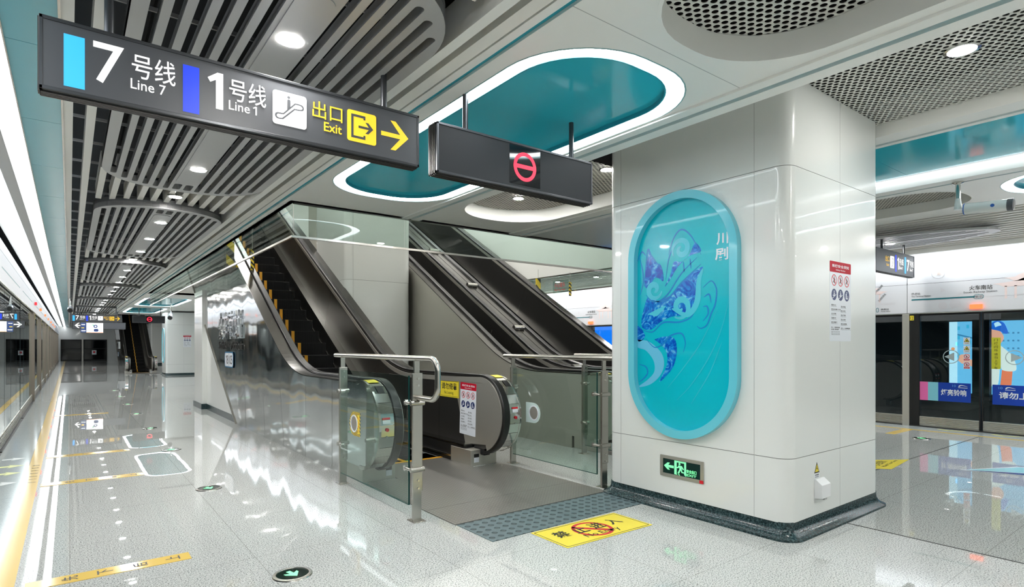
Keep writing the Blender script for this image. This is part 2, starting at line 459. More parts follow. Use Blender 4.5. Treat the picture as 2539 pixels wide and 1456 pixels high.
# left slatted ceiling
sl = MB()
for x in (-0.03, 0.085): sl.box(x, x + 0.048, Y0, Y1, 2.74, 2.88, M_SLAT)
OV = [(1.95 + 4.93 * i, 6.05 + 4.93 * i) for i in range(11)]
gaps = [(Y0, 2.05)] + [(OV[i][1] - 0.22, OV[i + 1][0] + 0.22) for i in range(10)] + [(OV[10][1] - .22, Y1)]
for k in range(11):
    x = 0.205 + 0.112 * k
    for ya, yb in gaps:
        e = 0.16 if 2 <= k <= 8 else 0.0
        sl.box(x, x + 0.048, ya + (e if ya > Y0 else 0), yb - e, 2.765, 2.90, M_SLAT)
y = Y0
while y < Y1:
    sl.box(-0.03, 1.4, y, y + 0.012, 2.93, 2.95, M_GRILLE); y += 0.62
sl.obj('ceiling_slats_left', kind=S)
cp = MB()
for x, z, r in ((0.33, 3.05, 0.03), (0.62, 3.1, 0.018), (1.05, 3.0, 0.04), (1.2, 3.12, 0.02)):
    cp.cyl((x, Y0, z), (x, Y1, z), r, M_PLENUM, 10)
cp.obj('ceiling_conduits', kind=S)
# pale cyan panels and light cove along the left platform edge
cy = MB(); y = Y0
while y < Y1:
    cy.box(-0.245, -0.04, y, y + 1.195, 2.745, 2.77, M_CYAN); y += 1.2
cy.obj('ceiling_cyan_band', kind=S)
MB().box(-0.445, -0.362, Y0, Y1, 2.725, 2.80, M_GRILLE).box(-0.25, -0.243, Y0, Y1, 2.74, 2.8, M_STEEL).box(-0.04, -0.03, Y0, Y1, 2.735, 2.8, M_STEEL).obj('trim_1', kind=S)
MB().box(-0.72, -0.24, Y0, Y1, 2.86, 2.88, M_SOFFIT).obj('ceiling_cove_left', kind=S)
# stepped trim strips between slats and soffit
MB().box(1.42, 1.475, Y0, Y1, 2.72, 2.9, M_SOFFIT).box(1.475, 1.53, Y0, Y1, 2.80, 2.9, M_BLACK).box(1.53, 1.60, Y0, Y1, 2.735, 2.9, M_SLAT).box(1.60, 1.612, Y0, Y1, 2.77, 2.9, M_GRILLE).box(1.612, 1.66, Y0, Y1, 2.735, 2.9, M_SOFFIT).obj('trim_2', kind=S)
MB().box(1.66, 1.70, Y0, Y1, 2.755, 2.9, M_TEALDK).obj('trim_3', kind=S)

# white soffit with cut-outs (escalator bay and far bay)
RING = (1.80, 2.965, 1.89, 5.29)
REC1 = (1.86, 2.91, -1.7, 1.70)
SOF_Z = 2.74
ring_hole = rrect(*RING, 0.5)
rec1_hole = rrect(*REC1, 0.48)
MB().shape([[(1.70, Y0), (2.98, Y0), (2.98, OPY0), (1.70, OPY0)], ring_hole, rec1_hole], 0.05, M_SOFFIT, face_up(SOF_Z)).box(1.70, OPX0, OPY0, OPY1, SOF_Z, SOF_Z + 0.05, M_SOFFIT).obj('ceiling_soffit', kind=S)
MB().box(1.70, 2.98, 1.786, 1.789, SOF_Z - 0.0008, SOF_Z, M_GRILLE).obj('ceiling_soffit_joint', kind=S)
FAR_RINGS = ((1.85, 3.15, 20.7, 25.2), (1.85, 3.15, 26.6, 31.0))
fr = [[(1.70, OPY1), (8.74, OPY1), (8.74, 33.0), (1.70, 33.0)]] + [rrect(*r, 0.5) for r in FAR_RINGS]
MB().shape(fr, 0.05, M_SOFFIT, face_up(SOF_Z)).box(1.70, 8.74, 47.0, Y1, SOF_Z, SOF_Z + .05, M_SOFFIT).box(1.70, 1.8, 33.0, 47.0, SOF_Z, SOF_Z + .05, M_SOFFIT).box(8.0, 8.74, 33.0, 47.0, SOF_Z, SOF_Z + .05, M_SOFFIT).obj('ceiling_soffit_far', kind=S)
for nm, b in (('wall_second_left', (1.75, 1.8, 33, 47, 2.74, 5)), ('wall_second_right', (8.0, 8.05, 33, 47, 2.74, 5)), ('wall_second_near', (1.75, 8.05, 32.95, 33, 2.74, 5)), ('wall_second_far', (1.75, 8.05, 47, 47.05, 2.74, 5)), ('ceiling_second', (1.75, 8.05, 32.95, 47.05, 5, 5.1))):
    MB().box(*b, M_SOFFIT).obj(nm, kind=S)

# beam trims along the soffit
def beam(name, x0, x1, y0, y1, z, zt, teal=0.6):
    xm = x0 + (x1 - x0) * teal
    MB().box(x0, xm - 0.022, y0, y1, z, zt, M_SOFFIT).box(xm + 0.022, x1, y0, y1, z, zt, M_SOFFIT).box(xm - 0.022, xm + 0.022, y0, y1, z + 0.02, zt, M_TEALDK).obj(name, kind=S)
beam('trim_4', 2.98, 3.20, Y0, OPY0 - 0.02, 2.725, 3.3, 0.45)
REC2 = (3.24, 4.42, 2.6, 5.42)
YM = 3.56
hole = [(3.24, YM), (3.24, 4.87)] + [(3.79 - 0.55 * math.cos(math.radians(a)), 4.87 + 0.55 * math.sin(math.radians(a))) for a in range(0, 91, 9)] + [(3.87 + 0.55 * math.sin(math.radians(a)), 4.87 + 0.55 * math.cos(math.radians(a))) for a in range(0, 91, 9)] + [(4.42, YM)]
MB().shape([[(3.20, YM)] + hole + [(4.5, YM), (4.5, OPY0), (3.20, OPY0)]], 0.05, M_SOFFIT, face_up(SOF_Z)).obj('ceiling_soffit_middle', kind=S)
beam('trim_5', 4.5, 4.78, YM, OPY0 - 0.02, 2.725, 3.2, 0.6)
MB().box(4.78, 8.0, YM, OPY0, SOF_Z, SOF_Z + 0.05, M_WHITE).obj('ceiling_soffit_glossy', kind=S)
MB().box(5.2, 8.0, YM - .04, YM, SOF_Z, 3.2, M_SOFFIT).obj('trim_6', kind=S)
# perforated centre ceiling right of the near pillar
MB().box(3.20, 5.26, Y0, 3.52, 3.10, 3.104, M_PERF).box(3.20, 5.26, Y0, 3.52, 3.3, 3.31, M_PLENUM).obj('ceiling_perforated', kind=S)
beam('trim_7', 5.26, 5.56, Y0, 3.52, 3.0, 3.3, 0.72)
MB().box(5.56, 6.76, Y0, 0.6, 3.02, 3.05, M_TEAL).box(5.56, 6.76, 0.603, 2.2, 3.02, 3.05, M_TEAL).box(5.56, 6.76, 2.203, 3.52, 3.02, 3.05, M_TEAL).obj('ceiling_teal_band', kind=S)
MB().box(6.9, 7.06, Y0, 3.52, 2.926, 3.3, M_SOFFIT).box(7.06, 7.1, Y0, 3.52, 2.94, 3.3, M_TEALDK).obj('trim_8', kind=S)
RECR = (7.2, 8.3, 1.95, 5.2)
RINGR = (7.2, 8.3, -1.9, 1.66)
SRZ = 2.926
MB().shape([[(7.1, Y0), (8.74, Y0), (8.74, OPY0 - 0.1), (7.1, OPY0 - 0.1)], rrect(*RECR, 0.5), rrect(*RINGR, 0.5)], 0.05, M_SOFFIT, face_up(SRZ)).box(8.06, 8.74, OPY0 - 0.1, OPY1, SRZ, SRZ + 0.05, M_SOFFIT).box(7.1, 8.1, OPY0 - 0.12, OPY0 - 0.06, 2.74, SRZ + 0.05, M_SOFFIT).obj('ceiling_soffit_right', kind=S)
sr = MB()
for k in range(17):
    x = 8.78 + 0.105 * k; z = 2.92 - 0.1 * (x - 8.78)
    if x > 10.45: break
    sr.box(x, x + 0.055, Y0, Y1, z, z + 0.09, M_SLAT)
sr.obj('ceiling_slats_right', kind=S)
MB().box(10.86, 10.95, Y0, Y1, 2.3, 2.92, M_SOFFIT).box(10.66, 10.95, Y0, Y1, 2.86, 2.9, M_SOFFIT).obj('ceiling_cove_right', kind=S)
MB().box(10.36, 10.46, Y0, Y1, 2.70, 2.78, M_SOFFIT).obj('trim_9', kind=S)

# cove light strips (left pair, right pair, centre band)
M_LEDSOFT = mat('led_strip_soft', '#f6fbff', 0.5, emit=LED_STRIP * .3)
for nm, x0, x1, z, lab in (('light_strip', -0.36, -0.252, 2.748, 'long white light strip beside the pale cyan ceiling band on the left'),
                           ('light_strip', -0.64, -0.448, 2.80, 'long white cove light directly above the left platform doors'),
                           ('light_strip', 10.47, 10.66, 2.755, 'long white cove light above the right platform doors'),
                           ('light_strip', 6.81, 6.875, 3.0, 'slim white light strip edging the teal ceiling band right of the pillar')):
    ye = 3.52 if x0 == 6.81 else Y1
    one(MB().box(x0, x1, Y0, ye, z, z + 0.02, M_LED if x0 in (-0.36, 10.47) else M_LEDSOFT), nm, lab, 'light')

# ------------------------------------------------------------------ ceiling things
def ring_light(box, label, z=SOF_Z, r=0.5):
    x0, x1, y0, y1 = box; w = 0.105
    t = thing('ring_light', label, 'light', ((x0 + x1) / 2, (y0 + y1) / 2, z), 'ring lights set in the soffit')
    MB().shape([rrect(x0 + .004, x1 - .004, y0 + .004, y1 - .004, r), rrect(x0 + w, x1 - w, y0 + w, y1 - w, r - w * .8)], 0.03, M_RING, face_up(z + 0.012)).obj('diffuser', t, label='glowing white band')
    MB().shape([rrect(x0 + w, x1 - w, y0 + w, y1 - w, r - w * .8)], 0.02, M_TEAL, face_up(z + 0.034)).obj('teal_panel', t, label='glossy teal panel')
    MB().shape([rrect(x0 + w - .006, x1 - w + .006, y0 + w - .006, y1 - w + .006, r - w * .8), rrect(x0 + w + .004, x1 - w - .004, y0 + w + .004, y1 - w - .004, r - w * .8 - .01)], 0.03, M_TEALDK, face_up(z + .006)).obj('inner_trim', t)
    MB().shape([rrect(x0 - .003, x1 + .003, y0 - .003, y1 + .003, r), rrect(x0 + .005, x1 - .005, y0 + .005, y1 - .005, r - .006)], 0.05, M_RINGTRIM, face_up(z - 0.002)).obj('outer_trim', t)
    MB().shape([rrect(x0 - .01, x1 + .01, y0 - .01, y1 + .01, r)], 0.01, M_PLENUM, face_up(z + 0.058)).obj('housing', t)  # unseen cap added to stop the diffuser lighting the plenum
    return t
ring_light(RING, 'long teal ceiling oval with a white light ring, above the near escalator landing')
ring_light(RINGR, 'teal ceiling oval with white light ring at the far right, beside the surveillance camera', SRZ)
ring_light(FAR_RINGS[0], 'nearer teal light ring in the soffit beyond the escalator opening')
ring_light(FAR_RINGS[1], 'farther teal light ring, just above the distant direction signs')

def recess(box, label, z, m, depth, r, slats=False):
    x0, x1, y0, y1 = box
    t = thing('ceiling_recess', label, 'ceiling panel', ((x0 + x1) / 2, (y0 + y1) / 2, z))
    MB().shape([rrect(x0 - .012, x1 + .012, y0 - .012, y1 + .012, r), rrect(x0 + .004, x1 - .004, y0 + .004, y1 - .004, r - .01)], depth, M_SOFFIT, face_up(z - 0.002)).obj('rim', t, smooth=30)
    MB().shape([rrect(x0, x1, y0, y1, r)], 0.003, m, face_up(z + depth)).obj('perforated_panel', t)
    MB().shape([rrect(x0, x1, y0, y1, r)], 0.01, M_PLENUM, face_up(z + depth + .14)).shape([rrect(x0 - .005, x1 + .005, y0 - .005, y1 + .005, r), rrect(x0 + .003, x1 - .003, y0 + .003, y1 - .003, r - .008)], .14, M_PLENUM, face_up(z + depth + .004)).obj('light_blocker', t)  # unseen dark box added to keep ring light spill from behind the holes
    return t
recess(REC1, 'rounded recess with coarse perforated panel at the top edge, above the pillar', SOF_Z, M_PERF, 0.13, 0.48)
t = thing('ceiling_recess', 'rounded recess with fine perforated panel left of the pillar, behind the no-entry sign', 'ceiling panel', (3.83, 4.5, SOF_Z))
def ushape(o):
    return [(3.24 - o, 3.52), (3.24 - o, 4.87)] + [(3.79 - (.55 + o) * math.cos(math.radians(a)), 4.87 + (.55 + o) * math.sin(math.radians(a))) for a in range(0, 91, 6)] + [(3.87 + (.55 + o) * math.sin(math.radians(a)), 4.87 + (.55 + o) * math.cos(math.radians(a))) for a in range(0, 91, 6)] + [(4.42 + o, 4.87), (4.42 + o, 3.52)]
MB().shape([ushape(.012) + ushape(-.004)[::-1]], .14, M_SOFFIT, face_up(SOF_Z - .002)).obj('rim', t, smooth=30)
MB().shape([ushape(0)], .003, M_PERF_FINE, face_up(SOF_Z + .14)).obj('perforated_panel', t)
MB().shape([ushape(.012) + ushape(.004)[::-1]], .14, M_PLENUM, face_up(SOF_Z + .144)).shape([ushape(.012)], .01, M_PLENUM, face_up(SOF_Z + .284)).obj('light_blocker', t)  # same added light-blocking box, shaped for the recess by the pillar
recess(RECR, 'rounded perforated recess right of the pillar, behind the surveillance camera', SRZ, M_PERF_FINE, 0.12, 0.5)

M_SPOTLOW = mat('led_spot_low', '#fffdf8', 0.5, emit=70)
def downlight(x, y, z, label, group=None, r=0.062, lens=None):
    t = thing('downlight', label, 'light', (x, y, z), group)
    T = face_dn(z, x, y)
    MB().lathe([(r * 1.25, -0.01), (r * 1.25, 0.004), (r, 0.006), (r, 0.0)], T, M_STEEL_BRIGHT, 28).obj('trim_ring', t, smooth=40)
    MB().lathe([(r * 0.98, -0.004), (r * 0.98, 0.0075)], T, lens or M_SPOT, 28).obj('lens', t, label='glowing lens')
    return t
DLG = 'downlights along the slatted ceiling'
DY = [2.72, 3.95, 5.18, 6.5, 7.68, 8.95, 10.25, 11.7, 13.0, 14.33, 15.62]
names = ['brightest round downlight over the big direction sign', 'round downlight hidden just behind the big direction sign', 'round downlight just below the big direction sign',
         'small downlight between the first and second slotted ceiling ovals']
for i, yy in enumerate(DY):
    lab = names[i] if i < 4 else 'slatted ceiling downlight, number %d in its row counted from the camera' % (i + 1)
    between = i in (3, 7)
    downlight(0.785 + 0.008 * yy / 1.3, yy, 2.755 if between else 2.70, lab, DLG, 0.055)
yy = 16.95; k = len(DY)
while yy < 44:
    if any(a - .05 < yy < b + .05 for a, b in ((6.05 + 4.93 * q, 6.88 + 4.93 * q) for q in range(9))): yy += 1.3; continue
    downlight(0.785 + 0.12, yy, 2.70, 'distant slatted ceiling downlight, number %d in its row from the camera' % (k + 1), DLG, 0.055); yy += 1.3; k += 1
downlight(4.32, 1.12, 3.1, 'round downlight in the perforated ceiling right of the pillar', None, 0.075, M_SPOTLOW)
downlight(3.84, 4.89, 2.88, 'downlight in the recess just under the no-entry sign', None, 0.055)
downlight(3.84, 3.6, 2.88, 'downlight beside the pillar top, in the fine perforated recess', None, 0.055, M_SPOTLOW)
for i, yy in enumerate((1.45, 0.18, -1.1, -2.4, -3.7)):  # unseen downlights added behind the camera to light the foreground evenly
    downlight(0.785, yy, 2.70 if yy < 1.1 else 2.735, 'added slatted ceiling downlight behind the camera position, number %d going back' % (i + 1), DLG, 0.055)
for i, (x, y) in enumerate(((4.32, -1.1), (4.32, -3.3))):  # out-of-frame downlights added to brighten the pillar and the right side
    downlight(x, y, 3.1, 'added perforated ceiling downlight outside the picture, ' + ('nearer', 'farther')[i], None, 0.075, M_SPOT)
for i, yy in enumerate((0.7, -0.6, -1.9, -3.2, 6.6, 7.9, 9.2, 10.5, 11.8, 13.1, 14.4, 15.7)):  # extra row added to bring more light to the right zone
    downlight(9.465, yy, 2.835, 'added slatted ceiling downlight on the right side, ' + ('number %d outside the picture' % (i + 1) if yy < 1 else 'number %d beyond the escalators' % (i - 3)), 'added downlights along the right slatted ceiling', 0.055)
for i, (x, y) in enumerate(((3.2, 9.0), (3.2, 13.0), (6.8, 9.0), (6.8, 13.0), (5.0, 11.0), (5.0, 16.0))):  # lamps out of view, added to brighten the escalator opening
    downlight(x, y, 6.598, 'added concourse downlight above the escalator opening, ' + ('left nearer', 'left farther', 'right nearer', 'right farther', 'middle', 'far middle')[i], 'added concourse downlights', 0.18, M_SPOTLOW)

def grille(y0, y1, label, n=6):
    x0, x1, z = 0.2, 1.4, 2.70
    xc = (x0 + x1) / 2; r = 0.58; yc0, yc1 = y0 + 0.55, y1 - 0.55
    def yend(dx):  # half-ellipse ends
        return 0.55 * math.sqrt(max(0.0, 1 - (abs(dx) / 0.6) ** 2.4))
    out = []
    N = 28
    for k in range(N + 1):
        a = PI * k / N; dx = 0.6 * math.cos(a); out.append((xc + dx, yc1 + yend(dx)))
    for k in range(N + 1):
        a = PI * k / N; dx = -0.6 * math.cos(a); out.append((xc + dx, yc0 - yend(dx)))
    loops = [out]
    for sgn in (-1, 1):
        for j in range(n):
            dx = sgn * (0.122 + 0.079 * j)
            e = yend(dx + sgn * 0.02) - 0.075
            loops.append(rrect(xc + dx - 0.021, xc + dx + 0.021, yc0 - e, yc1 + e, 0.02, 4))
    for ya, yb in ((y0 + 0.09, y0 + 0.30), (y1 - 0.30, y1 - 0.09)):
        for dx in (-0.043, 0.043): loops.append(rrect(xc + dx - 0.03, xc + dx + 0.03, ya, yb, 0.024, 4))
    t = thing('ceiling_grille', label, 'ceiling panel', (xc, (y0 + y1) / 2, z), 'slotted ovals under the slatted ceiling')
    MB().shape(loops, 0.05, M_GRILLE, face_up(z)).obj('slotted_plate', t)
    MB().shape([rrect(xc - 0.078, xc + 0.078, y0 + 0.34, y1 - 0.34, 0.07, 8)], 0.008, M_GRILLE, face_up(z - 0.006)).obj('centre_strip', t)
    MB().shape([out, [(xc + (p[0] - xc) * 0.985, (y0 + y1) / 2 + (p[1] - (y0 + y1) / 2) * 0.996) for p in out]], 0.09, M_GRILLE_EDGE, face_up(z + 0.004)).obj('rim', t, smooth=40)
    return t
ords = ['nearest', 'second', 'third', 'fourth', 'fifth', 'sixth', 'seventh', 'eighth', 'ninth', 'tenth']
for i in range(9):
    ya = 1.95 + 4.93 * i
    grille(ya, ya + 4.1, ('grey slotted ceiling oval nearest the camera, behind the big direction sign' if i == 0 else 'grey slotted oval under the slatted ceiling, %s from the camera' % ords[i]))
gr = thing('ceiling_grille', 'grey slotted ceiling oval on the right, above the small hanging direction sign', 'ceiling panel', (9.4, 3.9, 2.85))
loops = [[(9.45 + 0.62 * math.cos(a), 3.9 + 1.85 * math.sin(a)) for a in [2 * PI * k / 60 for k in range(60)]]]
for j in range(-6, 7):
    if j == 0: continue
    dx = j * 0.082; e = 1.85 * math.sqrt(max(0, 1 - (abs(dx) + 0.03) ** 2 / 0.3844)) - 0.1
    loops.append(rrect(9.45 + dx - 0.022, 9.45 + dx + 0.022, 3.9 - e, 3.9 + e, 0.02, 4))
MB().shape(loops, 0.03, M_GRILLE, face_up(2.77)).obj('slotted_plate', gr)
downlight(9.45, 3.3, 2.768, 'downlight in the slotted oval on the right, over the small direction sign', None, 0.055)

# ------------------------------------------------------------------ pillars
def skirting(t, x0, x1, y0, y1, r, name='skirting'):
    prof = ((0.07, 0.0), (0.068, 0.014), (0.045, 0.022), (0.018, 0.04), (0.004, 0.065), (0.0, 0.11))
    MB().loft([[(p[0], p[1], z) for p in rrect(x0 - o, x1 + o, y0 - o, y1 + o, max(r + o - 0.03, 0.02), 6)] for o, z in prof], M_GREEN_GRANITE).obj(name, t, smooth=35, label='dark green granite skirting')
def pillar(x0, x1, y0, y1, top, label, vseams=(), seams=(0.535, 2.5), r=0.1):
    t = thing('pillar', label, 'pillar', ((x0 + x1) / 2, (y0 + y1) / 2, 0))
    lv = [0.105] + list(seams) + [top]
    for a, b in zip(lv[:-1], lv[1:]):
        MB().loft([[(p[0], p[1], z) for p in rrect(x0, x1, y0, y1, r, 10)] for z in (a + 0.002, b - 0.002)], M_WHITE).obj('cladding_panel', t, smooth=30)
    MB().loft([[(p[0], p[1], z) for p in rrect(x0 + .006, x1 - .006, y0 + .006, y1 - .006, r, 6)] for z in (0.1, top - 0.01)], M_GRILLE_EDGE).obj('core', t, smooth=30)
    sm = MB()
    for ax, c in vseams:
        if ax == 'x': sm.box(x0 - 0.0004, x0 + 0.004, c - 0.0018, c + 0.0018, 0.11, top - .01, M_GRILLE)
        else: sm.box(c - 0.0018, c + 0.0018, y0 - 0.0004, y0 + 0.004, 0.11, top - .01, M_GRILLE)
    if vseams: sm.obj('joint', t)
    skirting(t, x0 + 0.004, x1 - 0.004, y0 + 0.004, y1 - 0.004, r)
    return t
PX0, PX1, PY0, PY1 = 3.77, 5.255, 1.91, 3.53
pillar1 = pillar(PX0, PX1, PY0, PY1, 3.1, 'large white clad pillar in front carrying the blue oval medallion', (('x', 2.152), ('x', 3.37), ('y', 4.53)))
pillar(3.74, 4.97, 9.5, 11.1, 6.5, 'white pillar rising through the escalator opening behind the near escalator', (('y', 3.86),), (0.535, 2.42), 0.14)

# blue medallion on the near pillar
med = thing('wall_medallion', 'tall blue stadium-shaped medallion with an opera face design on the near pillar', 'wall decoration', (PX0, 2.745, 1.53))
TM = face_mx(PX0, 2.745, 1.53)
hw, hh = 0.497, 0.955
MB().shape([rrect(-hw, hw, -hh, hh, hw - .001, 24), rrect(-hw + .062, hw - .062, -hh + .062, hh - .062, hw - .063, 24)], 0.055, M_MEDFRAME, TM).obj('frame', med, smooth=35, bevel=0.006, label='light blue raised rim')
MB().shape([rrect(-hw + .05, hw - .05, -hh + .05, hh - .05, hw - .051, 24)], 0.006, M_MED, TM, 0.002).obj('panel', med, label='turquoise panel')
# drawing coordinates: u to the right (-y), v up, read off the panel, 0..1 across, 0..1 down
def mu(a, b): return (-0.435 + 0.87 * a, 0.895 - 1.79 * b)
M_ART = add_noise_bump(mat('art_blue', '#1a62c4', 0.15, coat=0.6), nscale=9, strength=0.5, dist=0.01)
n_, l_, b_ = nodes(M_ART)
tc_ = n_.new('ShaderNodeTexCoord'); nz_ = n_.new('ShaderNodeTexNoise'); nz_.inputs['Scale'].default_value = 11; nz_.inputs['Detail'].default_value = 3; nz_.inputs['Distortion'].default_value = 2.5
rp_ = n_.new('ShaderNodeValToRGB'); rp_.color_ramp.elements[0].position = 0.38; rp_.color_ramp.elements[0].color = lin('#0a50bc')
rp_.color_ramp.elements[1].position = 0.72; rp_.color_ramp.elements[1].color = lin('#86e2f2'); e_ = rp_.color_ramp.elements.new(0.55); e_.color = lin('#148ade')
l_.new(tc_.outputs['Object'], nz_.inputs['Vector']); l_.new(nz_.outputs['Fac'], rp_.inputs[0]); l_.new(rp_.outputs[0], b_.inputs['Base Color'])
M_ARTW = mat('art_ice', '#6cc4e6', .15)
M_ARTLINE = mat('art_line', '#1f86cc', 0.2)
M_ARTPALE = mat('art_pale', '#4fc6dc', 0.2)
P = lambda pts: [mu(*p) for p in pts]
art = MB()
def patch(pts, m=None, z=0.0085, d=0.0006): art.shape([P(smoothpath(list(pts) + [pts[0]], 6)[:-1])], d, m or M_ART, TM, z)
def stroke(pts, w=0.01, m=None, z=0.0087, d=0.0005): art.shape([ribbon(P(pts), w)], d, m or M_ARTLINE, TM, z)
patch([(.14, .19), (.2, .25), (.27, .27), (.3, .31), (.3, .345), (.25, .33), (.2, .33), (.12, .37), (.08, .345), (.1, .28)])            # flame over brow
patch([(.64, .19), (.7, .235), (.58, .25), (.46, .29), (.38, .34), (.32, .37), (.38, .32), (.42, .265), (.5, .27), (.58, .245)])        # crest
patch([(.72, .30), (.7, .36), (.67, .42), (.62, .47), (.52, .5), (.4, .505), (.28, .525), (.16, .56), (.06, .55), (.05, .51), (.08, .46), (.13, .41), (.24, .43), (.38, .41), (.52, .35), (.62, .32)])
patch([(.20, .605), (.31, .592), (.42, .60), (.45, .64), (.44, .69), (.39, .74), (.26, .795), (.34, .72), (.34, .665), (.28, .63)])    # lower face
patch([(.0, .605), (.14, .615), (.28, .665), (.31, .72), (.26, .77), (.15, .81), (.01, .825), (.12, .79), (.2, .75), (.19, .70), (.1, .655), (.0, .64)], M_ARTW)
patch([(.0, .54), (.05, .555), (.09, .59), (.04, .612), (.0, .605)])
# light swirls over the mask
def swirl(cx, cy, r0, turns, a0, w, dirn=1, m=M_ARTPALE, z=0.0092):
    pts = []
    for k in range(26):
        t = k / 25; a = a0 + dirn * t * turns * 2 * PI; r = r0 * (1 - 0.8 * t)
        pts.append((cx + r * math.cos(a), cy + 0.49 * r * math.sin(a)))
    art.shape([ribbon(P(pts), w, 3)], 0.0004, m, TM, z)
swirl(.5, .215, .1, 1.3, 2.6, .045, 1); swirl(.49, .465, .105, 1.25, 2.2, .05, -1); swirl(.2, .38, .09, 1.2, 0.2, .05, 1, z=0.0094)
stroke([(.4, .47), (.56, .5), (.66, .45), (.68, .36), (.72, .31)], .05, M_ARTPALE, 0.0094, .0003)
patch([(.12, .49), (.2, .475), (.33, .455), (.26, .49), (.22, .50), (.17, .495)], M_ARTPALE, 0.0096, .0003)
for pts in ([(.08, .36), (.12, .2), (.16, .22), (.28, .29)], [(.36, .23), (.42, .16), (.5, .13), (.6, .165), (.7, .25)], [(.33, .34), (.37, .24), (.46, .18), (.56, .19), (.58, .23)],
            [(.1, .4), (.2, .435), (.34, .41), (.5, .32), (.66, .26)], [(.18, .43), (.34, .43), (.5, .36), (.7, .29)], [(.52, .27), (.53, .315)], [(.59, .26), (.60, .305)],
            [(.06, .56), (.18, .57), (.3, .53), (.48, .53), (.6, .51), (.67, .46)], [(.1, .6), (.2, .64), (.3, .625), (.38, .59), (.5, .58), (.54, .62), (.52, .66)],
            [(.72, .39), (.8, .365), (.85, .4), (.84, .46), (.8, .5), (.76, .545), (.7, .56), (.66, .55)], [(.73, .43), (.78, .42), (.8, .455)], [(.72, .47), (.76, .47), (.77, .5), (.72, .53)],
            [(.02, .22), (.06, .28), (.07, .34), (.03, .4)], [(.02, .72), (.1, .73), (.12, .76), (.06, .79), (.02, .8)], [(.0, .24), (.05, .2), (.1, .22)]):
    stroke(pts, .013)
for pts in ([(.97, .44), (.9, .56), (.78, .68), (.6, .8), (.45, .87)], [(.86, .48), (.7, .62), (.5, .74), (.35, .82)], [(.9, .62), (.78, .75), (.6, .88)]):
    stroke(pts, .008, mat('art_faint', '#37bfd3', 0.25))
art.obj('face_design', med, label='blue swirling face design')
lt = MB(); lt.text('川', TM, 0.305, 0.50, 0.40, 0.585, M_PAPER, 0.002, 0.02, 0.008); lt.text('剧', TM, 0.295, 0.385, 0.40, 0.475, M_PAPER, 0.002, 0.02, 0.008)
lt.obj('lettering', med, label='white characters')

# recessed exit light box on the pillar
ex = thing('exit_light_box', 'green lit exit sign with running figure low on the near pillar', 'exit sign', (PX0, 2.75, 0.335))
TE = face_mx(PX0, 2.75, 0.338)
MB().shape([rrect(-.2, .2, -.083, .083, .006, 4), rrect(-.172, .172, -.058, .058, .002, 2)], 0.008, M_STEEL_SATIN, TE).obj('bezel', ex, bevel=0.001)
MB().shape([rrect(-.173, .173, -.059, .059, .002, 2)], 0.002, mat('exit_dark', '#0b2f2a', 0.15), TE).obj('screen', ex)
g = MB(); G = lambda pts: g.shape([pts], 0.0006, M_LGREEN, TE, 0.0022)
G([(-.165, .0), (-.13, .028), (-.108, .028), (-.124, .01), (-.072, .01), (-.072, -.01), (-.124, -.01), (-.108, -.028), (-.13, -.028)])
g.shape([[(-.066, -.054), (-.066, .054), (.043, .054), (.043, -.056), (.026, -.046), (.026, .042), (-.044, .042), (-.044, -.048), (-.036, -.054)]], 0.0006, M_LGREEN, TE, 0.0022)
G(circle(-.018, .032, .009, 16)); G([(-.028, .02), (.004, .02), (.022, -.004), (.014, -.01), (.002, .006), (.004, -.012), (.01, -.026), (.028, -.026), (.028, -.034), (.002, -.034), (-.008, -.014), (-.02, -.042), (-.036, -.042), (-.018, -.008), (-.02, .008), (-.028, -.002), (-.044, -.002), (-.044, .006), (-.034, .006)])
G([(-.032, -.046), (-.022, -.046), (-.012, -.055), (-.02, -.057)])
g.text('安全出口', TE, .047, -.026, .135, .002, M_LGREEN, 0.0006, 0.025, 0.0022); g.text('EXIT', TE, .047, -.05, .135, -.032, M_LGREEN, 0.0006, 0.02, 0.0022)
g.obj('symbols', ex, label='glowing green symbols')
MB().shape([rrect(.165, .2, -.083, -.058, .001, 2)], 0.001, M_RED, TE, 0.008).obj('red_label', ex)

